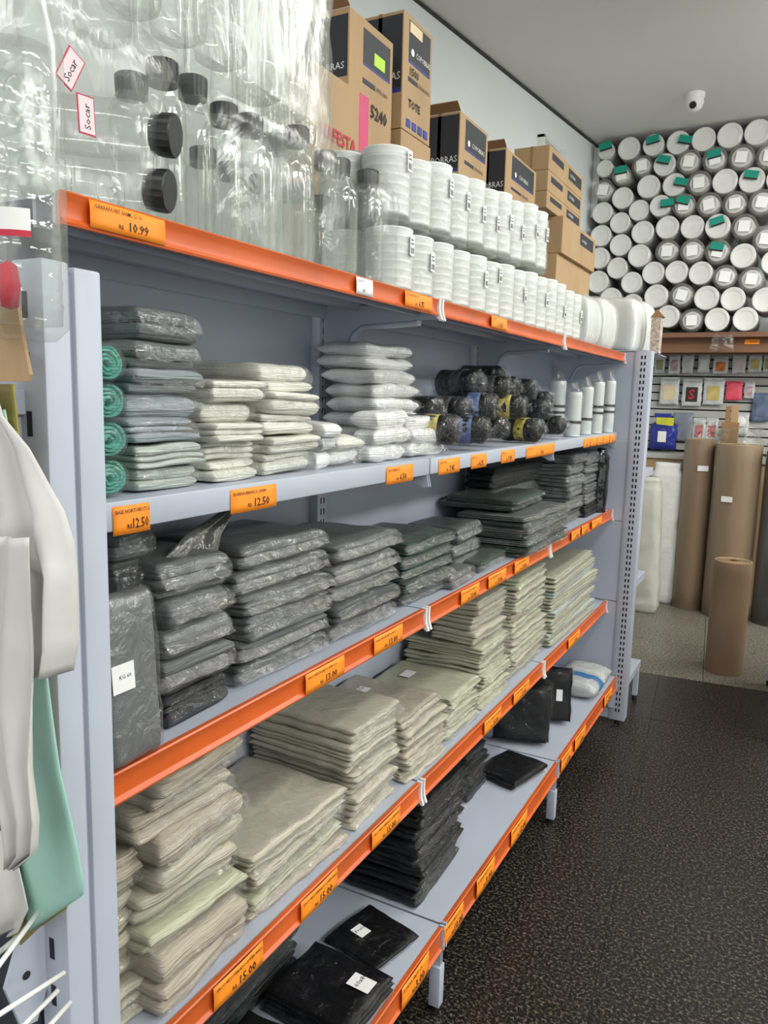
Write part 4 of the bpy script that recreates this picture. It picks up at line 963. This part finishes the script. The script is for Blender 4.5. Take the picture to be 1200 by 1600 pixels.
for a in ((1031,569,17,29,SILV,OLV,'white packet with olive base, top row nearest the upright'),(1054,570,18,31,SILV,PINKPK,'pinkish packet, second in the top row'),(1075,569,18,30,SILV,None,'plain silver packet, third in the top row'),(1100,569,18,29,SILV,WHITEP,'white packet with small print, fourth in the top row'),(1126,572,24,27,SILV,WARM,'yellow and red packet in the top row'),(1155,569,22,31,SILV,PINKP,'silver packet right of the yellow and red one'),(1180,568,22,30,SILV,GOLD,'white packet with gold print in the top row'),(1199,568,12,30,SILV,OLV,'packet cut off at the right end of the top row'),
          (1046,612,30,42,SILV,CREAMP,'large silver packet, first in the second row'),(1115,613,33,42,SILV,GOLD,'large packet with gold oval, second row'),(1147,611,25,30,HOTP,None,'coral pink packet in the second row'),(1171,610,17,27,SILV,PINKPK,'white and pink card right of the coral packet'),(1190,637,30,46,DBL,DBL,'dusty blue packet at the right of the wall'),
          (1066,668,32,44,GREYB,None,'grey blister packet with round shapes, third row'),(1092,672,20,36,SILV,REDW,'red and white packet, third row, left one'),(1112,672,20,36,SILV,REDW,'red and white packet, third row, right one'),(1160,663,20,34,SILV,None,'white packet with a round pad, third row')):
    packet(*a)
packet(1081,615,31,42,SILV,DKP,'dark packet with a red letter, second row',art='S')
p = at(1,YW-.16,1036,682)
t = thing('hanging_packet','blue bag with yellow-green header hanging lowest beside the upright','packet',(p.x,YW-.16,p.z))
m = MB(); pillow(m,(0,0,0),.19,.19,.10,n=16,P=4,E=.5,amp=.014,fr=16,seed=3,own=.008); m.xf(Matrix.Rotation(math.radians(90),4,'X')); m.obj('pouch', NAVY, t, True)
MB().bbox((-.05,-.03,.08),(.07,-.02,.14),.002).obj('header', YELP, t); MB().bbox((-.07,-.025,.14),(.05,-.02,.17),.002).obj('header', NAVY, t)
MB().bbox((-.03,-.062,-.04),(.03,-.052,.04),.004).obj('front_print', WHITEP, t); MB().tube([(0,0,.15),(0,.13,.16)],.003,6).obj('hook', STEEL, t)
for k,(zx,r_) in enumerate(((-.03,.02),(.035,.02),(-.02,.022))):
    pass
# round pad on the white packet, discs on the blister
p = at(1,YW-.10,1157,659); o = MB().lathe([(0,0),(.035,0),(.036,.012),(.02,.02),(0,.02)],24,M=Matrix.Rotation(math.radians(90),4,'X')).obj('round_pad',WHITEP,None,40); o.location = (p.x,YW-.083,p.z); tag(o,'round white pad on a packet beside the brown strip','pad')
# brown cardboard strip display rising above the kraft rolls
p = at(1,5.17,1139,665); t = thing('cardboard_strip','folded brown cardboard strip standing behind the tall kraft rolls','cardboard',(p.x+.0,5.27,p.z-.17))
MB().bbox((-.05,-.015,-p.z+.17),(.05,.015,0),.002).obj('stem', CARDD, t)
MB().bbox((-.055,-.02,-.0),(.055,.02,.19),.002).obj('sleeve', CARDD, t); MB().bbox((-.035,-.012,.19),(-.005,.01,.30),.002).obj('panel', CARDD, t); MB().bbox((.0,-.012,.19),(.045,.01,.31),.002).obj('panel', CARD, t)
# ------------------------------------------------------------------ rolls and sacks on the floor at the back
def kroll(x, y, r, h, label, m=KRAFT, wrap=True, lean=(0,0), labs=(), z0=0.0):
    t = thing('paper_roll', label, 'paper roll', (x,y,z0), None, (lean[0],lean[1],0))
    m_ = MB().lathe([(0,.0),(r*.985,.0),(r,.004),(r*1.004,h*.3),(r,h*.6),(r*1.003,h*.9),(r,h-.003),(r*.985,h),(r*.3,h)], 40); m_.obj('paper_winding', m, t, 40)
    e = MB()
    for q in range(6):
        rr = r*(.35+.11*q); e.lathe([(rr,h),(rr,h+.0012),(rr+r*.05,h+.0012),(rr+r*.05,h)], 32)
    e.obj('roll_end', KRAFTE, t, 40)
    MB().lathe([(r*.2,h-.2),(r*.2,h+.002),(r*.28,h+.002),(r*.28,h-.2)], 20).obj('core', CARDD, t, 40)
    if wrap:
        prof = [(r*1.02,.005)]+[(r*(1.03+.015*math.sin(i*1.7)),h*i/9) for i in range(10)]+[(r*1.0,h+.03),(r*.8,h+.045),(r*1.05,h+.07),(r*.7,h+.085),(r*.9,h+.11)]
        wm_ = MB().lathe(prof, 40); wm_.v = [(p[0]*(1+(.22 if p[2]>h else .02)*nz(p[0]*18+x*9,p[1]*18,p[2]*22)), p[1]*(1+(.22 if p[2]>h else .02)*nz(p[0]*18,p[1]*18+x*9,p[2]*22)), p[2]+(.03*nz(p[0]*22,p[1]*22,x) if p[2]>h else 0)) for p in wm_.v]; wm_.obj('clear_wrap', BAGF, t, True)
    for (a, z) in labs:
        M_ = Matrix.Translation((math.sin(a)*r*1.05,-math.cos(a)*r*1.05,z))@Matrix.Rotation(a,4,'Z')
        MB().bbox((-.035,-.002,-.018),(.035,0,.018),.0005).xf(M_).obj('paper_label', WHITEP, t)
    return t
pa = at(1,3.75,1100,1035); pb = at(1,3.75,1160,1042)
pt = at(1,3.75,1142,880)
kroll(.70,3.82,.094,.60,'short upright kraft paper roll standing alone on the light floor',wrap=False)
kroll(.60,5.02,.142,1.15,'wide tall kraft paper roll in clear wrap behind the short roll',labs=((-.25,.80),))
kroll(.355,5.10,.10,1.17,'slimmer tall kraft paper roll left of the wide one',labs=((.35,.98),))
kroll(.885,4.98,.12,1.12,'dark wrapped tall roll at the right edge',m=mat('dark_roll',(60,58,58),.5,var=.2))
cb = MB().bbox((.02,5.28,0),(.30,5.33,.93),.003).obj('cardboard_sheet', CARD); tag(cb,'brown cardboard sheet standing behind the rolls and white sacks','cardboard')
def sack(px0,px1,pyt,pyb,y,lab,dep,m=SACK,seed=0,taper=.9):
    a = at(1,y,px0,pyb); b = at(1,y,px1,pyb); tz = at(1,y,(px0+px1)/2,pyt).z; w = b.x-a.x; cx=(a.x+b.x)/2
    v=[]; f=[]; n=32; mrow=40
    for i in range(mrow+1):
        q=i/mrow; s = (1-.0*q)*(1-(1-taper)*q); e = 1 if .04<q<.94 else .86
        for j in range(n):
            t_=2*math.pi*j/n; c_,s_=math.cos(t_),math.sin(t_)
            d = 1+.10*nz(c_*2+seed,s_*2,q*6)+.07*nz(c_*5,s_*5+seed,q*16+c_*3)
            v.append((w/2*math.copysign(abs(c_)**.6,c_)*s*e*d, dep/2*math.copysign(abs(s_)**.6,s_)*e*d, q*tz))
    for i in range(mrow):
        for j in range(n): f.append((i*n+j,i*n+(j+1)%n,(i+1)*n+(j+1)%n,(i+1)*n+j))
    f.append(tuple(range(n))); f.append(tuple(mrow*n+j for j in range(n)))
    o = MB().add(v,f).obj('white_sack', m, None, True); o.location=(cx,y,0.002); tag(o,lab,'sack'); return o
sack(1004,1056,722,928,5.14,'tall white sack standing against the cardboard sheet',.14,seed=1,taper=.92)
sack(975,1030,745,952,4.82,'shorter translucent white sack leaning beside the end unit',.16,seed=6,m=mat('frosted_sack',(196,194,182),.4,var=.06,scale=6,bump=.3,bscale=12),taper=.6)
# crumpled clear bag tucked under the high shelf
p = at(1,5.02,1128,535); m = MB(); pillow(m,(0,0,0),.13,.10,.05,n=14,P=3,E=.5,amp=.02,fr=30,seed=2,own=.01); m.xf(Matrix.Rotation(math.radians(90),4,'X')); o = m.obj('clear_bag', BAGF, None, True); o.location=(p.x,5.05,p.z); tag(o,'crumpled clear bag hanging below the plate rolls','plastic bag')
# ------------------------------------------------------------------ shelving on the right, mostly outside the picture
rg = thing('side_shelving', 'white-legged shelving at the right edge of the aisle', 'shelving', (1.1,3.3,0))
for (x,y) in ((.925,3.70),(.965,2.93)):
    P(MB().bbox((x-.014,y-.014,.028),(x+.014,y+.014,.19),.002).obj('leg', STEEL, rg), rg); P(MB().lathe([(0,0),(.014,0),(.014,.028),(0,.028)],12,M=Matrix.Translation((x,y,0))).obj('foot', BLACKM, rg), rg)
P(MB().bbox((.985,2.90,.15),(1.35,3.72,.19),.002).obj('base_shelf', STEEL, rg), rg)
P(MB().bbox((.975,2.94,.15),(.984,3.70,.19),.002).obj('price_rail', ORANGE, rg), rg)
P(MB().bbox((1.35,2.90,.0),(1.39,3.72,1.6),.002).obj('back_panel', STEELD, rg), rg)
for z in (.55,.95,1.35): P(MB().bbox((1.04,2.90,z-.03),(1.35,3.72,z),.002).obj('shelf_board', STEEL, rg), rg)
# ------------------------------------------------------------------ things hanging at the near left
TB = film('milky_bag_film', tint=(225,225,222), base=.55, edge=.8, bump=.3, scale=10, rough=.3, diff=.9)
WB = mat('white_bag_plastic', (198,196,191), .45, var=.03, scale=6, bump=.3, bscale=14)
o = sheet('shopping_bag', [(610,-60,0),(650,-60,8),(700,-60,42),(760,-60,66),(800,-60,85),(850,-60,97),(900,22,101),(960,34,104),(1010,42,106),(1052,46,100)], (1,-.165), WB, thick=.0015, n=26, wav=.013, fr=17, seed=2)
tag(o,'white shopping bag with a short handle, hanging in front at the left edge','plastic bag')
o = sheet('shopping_bag', [(840,-60,44),(950,-60,42),(1100,-60,46),(1200,-30,52),(1280,2,64),(1330,8,62),(1352,14,34)], (1,-.185), WB, thick=.0015, n=22, wav=.011, fr=15, seed=6)
tag(o,'long white shopping bag hanging lowest behind the short-handled one','plastic bag')
o = sheet('shopping_bag', [(1300,-60,10),(1360,-60,28),(1420,-60,44),(1455,-50,30),(1462,-40,14)], (1,-.150), WB, thick=.0015, n=18, wav=.010, fr=13, seed=9)
tag(o,'tip of a white bag below the long one, left edge','plastic bag')
TEALS = mat('teal_plastic_sheet', (156,198,184), .4, var=.05, scale=6, bump=.2, bscale=20)
o = sheet('plastic_sheet', [(640,-30,10),(900,-10,60),(1040,20,72),(1200,25,95),(1330,28,122),(1385,30,131),(1400,30,128),(1425,40,90),(1452,44,52)], (1,-.142), TEALS, thick=.002, n=12, wav=.003, fr=7, seed=3)
tag(o,'teal green plastic bag hanging beside the near upright','plastic bag')
OLIVE = mat('olive_plastic_sheet', (150,138,70), .45, var=.08)
o = sheet('plastic_sheet', [(600,-30,22),(700,-20,30),(1000,-10,40),(1380,5,112),(1420,15,104),(1450,18,60),(1478,20,30)], (1,-.132), OLIVE, thick=.002, n=10, wav=.003, fr=7, seed=5)
tag(o,'olive yellow plastic bag behind the teal one','plastic bag')
o = hdr = sheet('cardboard_header', [(445,-60,18),(470,-60,28),(530,-60,38),(585,-60,49),(596,-60,46)], (1,-.155), CARD, thick=.003, n=4, wav=.0, fr=2)
hdr.data.shade_flat(); tag(o,'tan cardboard header hanging at the left edge','cardboard')
# bag of clear cups with a small printed label, hanging at the left edge
p = at(1,-.15,40,330)
t = thing('cup_bag','tall clear bag of nested clear cups at the far left, red banded label','cup bag',(p.x-.002,-.15,1.455))
prof=[(0,0)]
for i in range(10): prof += [(.0250,.018*i+.002),(.0256,.018*i+.014),(.0262,.018*i+.016)]
MB().lathe(prof+[(.026,.20)],24).obj('nested_cups', PET, t, True)
MB().lathe([(.02,-.01),(.030,.0),(.031,.12),(.032,.2),(.022,.24),(.030,.27)],24).obj('clear_wrap', BAGF, t, True)
def curved(z0,z1,a0,a1,r_,m,nm):
    v=[];f=[];n=8
    for i in range(n+1):
        a=a0+(a1-a0)*i/n
        for z in (z0,z1): v.append((r_*math.sin(a),-r_*math.cos(a),z))
    for i in range(n): f.append((2*i,2*i+2,2*i+3,2*i+1))
    return MB().add(v,f).obj(nm,m,t,True)
curved(.062,.082,.2,1.05,.0318,WHITEP,'paper_label'); curved(.062,.0665,.2,1.05,.0322,REDP,'red_band')
# red and white bits under it
p = at(1,-.17,14,445)
t = thing('twist_toy','red and white ribbon tied at the cardboard header','ribbon',(p.x,-.17,p.z))
MB().lathe([(0,-.018),(.006,-.016),(.008,0),(.006,.014),(0,.018)],14).obj('red_tip',REDP,t,True)
MB().lathe([(0,-.012),(.009,-.008),(.010,.004),(0,.012)],14,M=Matrix.Translation((-.013,0,-.002))).obj('white_tip',WHITEC,t,True)
# wire basket fixed in the near upright
wb = thing('wire_basket','white wire rack bracketed to the near upright at the bottom left','wire rack',(.36,-.12,.85))
P(MB().prism([(-.106,.905),(-.106,.822),(-.118,.795),(-.135,.80),(-.150,.852),(-.135,.888)],0,.349,.353).obj('bracket_plate', STEEL, wb), wb)
P(MB().lathe([(0,0),(.004,0),(.004,.001),(0,.001)],12,M=Matrix.Translation((.3535,-.128,.852))@Matrix.Rotation(math.radians(90),4,'Y')).obj('bolt_hole', SLOTM, wb), wb)
for (a,b) in (((60,1425,),(-40,1560)),((100,1520),(-40,1610)),((90,1548),(-40,1680)),((110,1566),(-10,1700)),((30,1462),(-40,1520))):
    A = at(1,-.150,a[0],a[1]); B = at(1,-.24,b[0],b[1])
    P(MB().tube([A,(A+B)/2,B],.0022,8).obj('wire', WHITEC, wb, True), wb)
dk = MB().bbox((-.3,-.12,.62),(.34,-.065,1.0),.01).obj('dark_bag', mat('dark_film_pack',(58,64,68),.3,var=.3,scale=9,bump=.5,bscale=14)); tag(dk,'dark grey wrapped goods behind the white wire rack','bag pack')
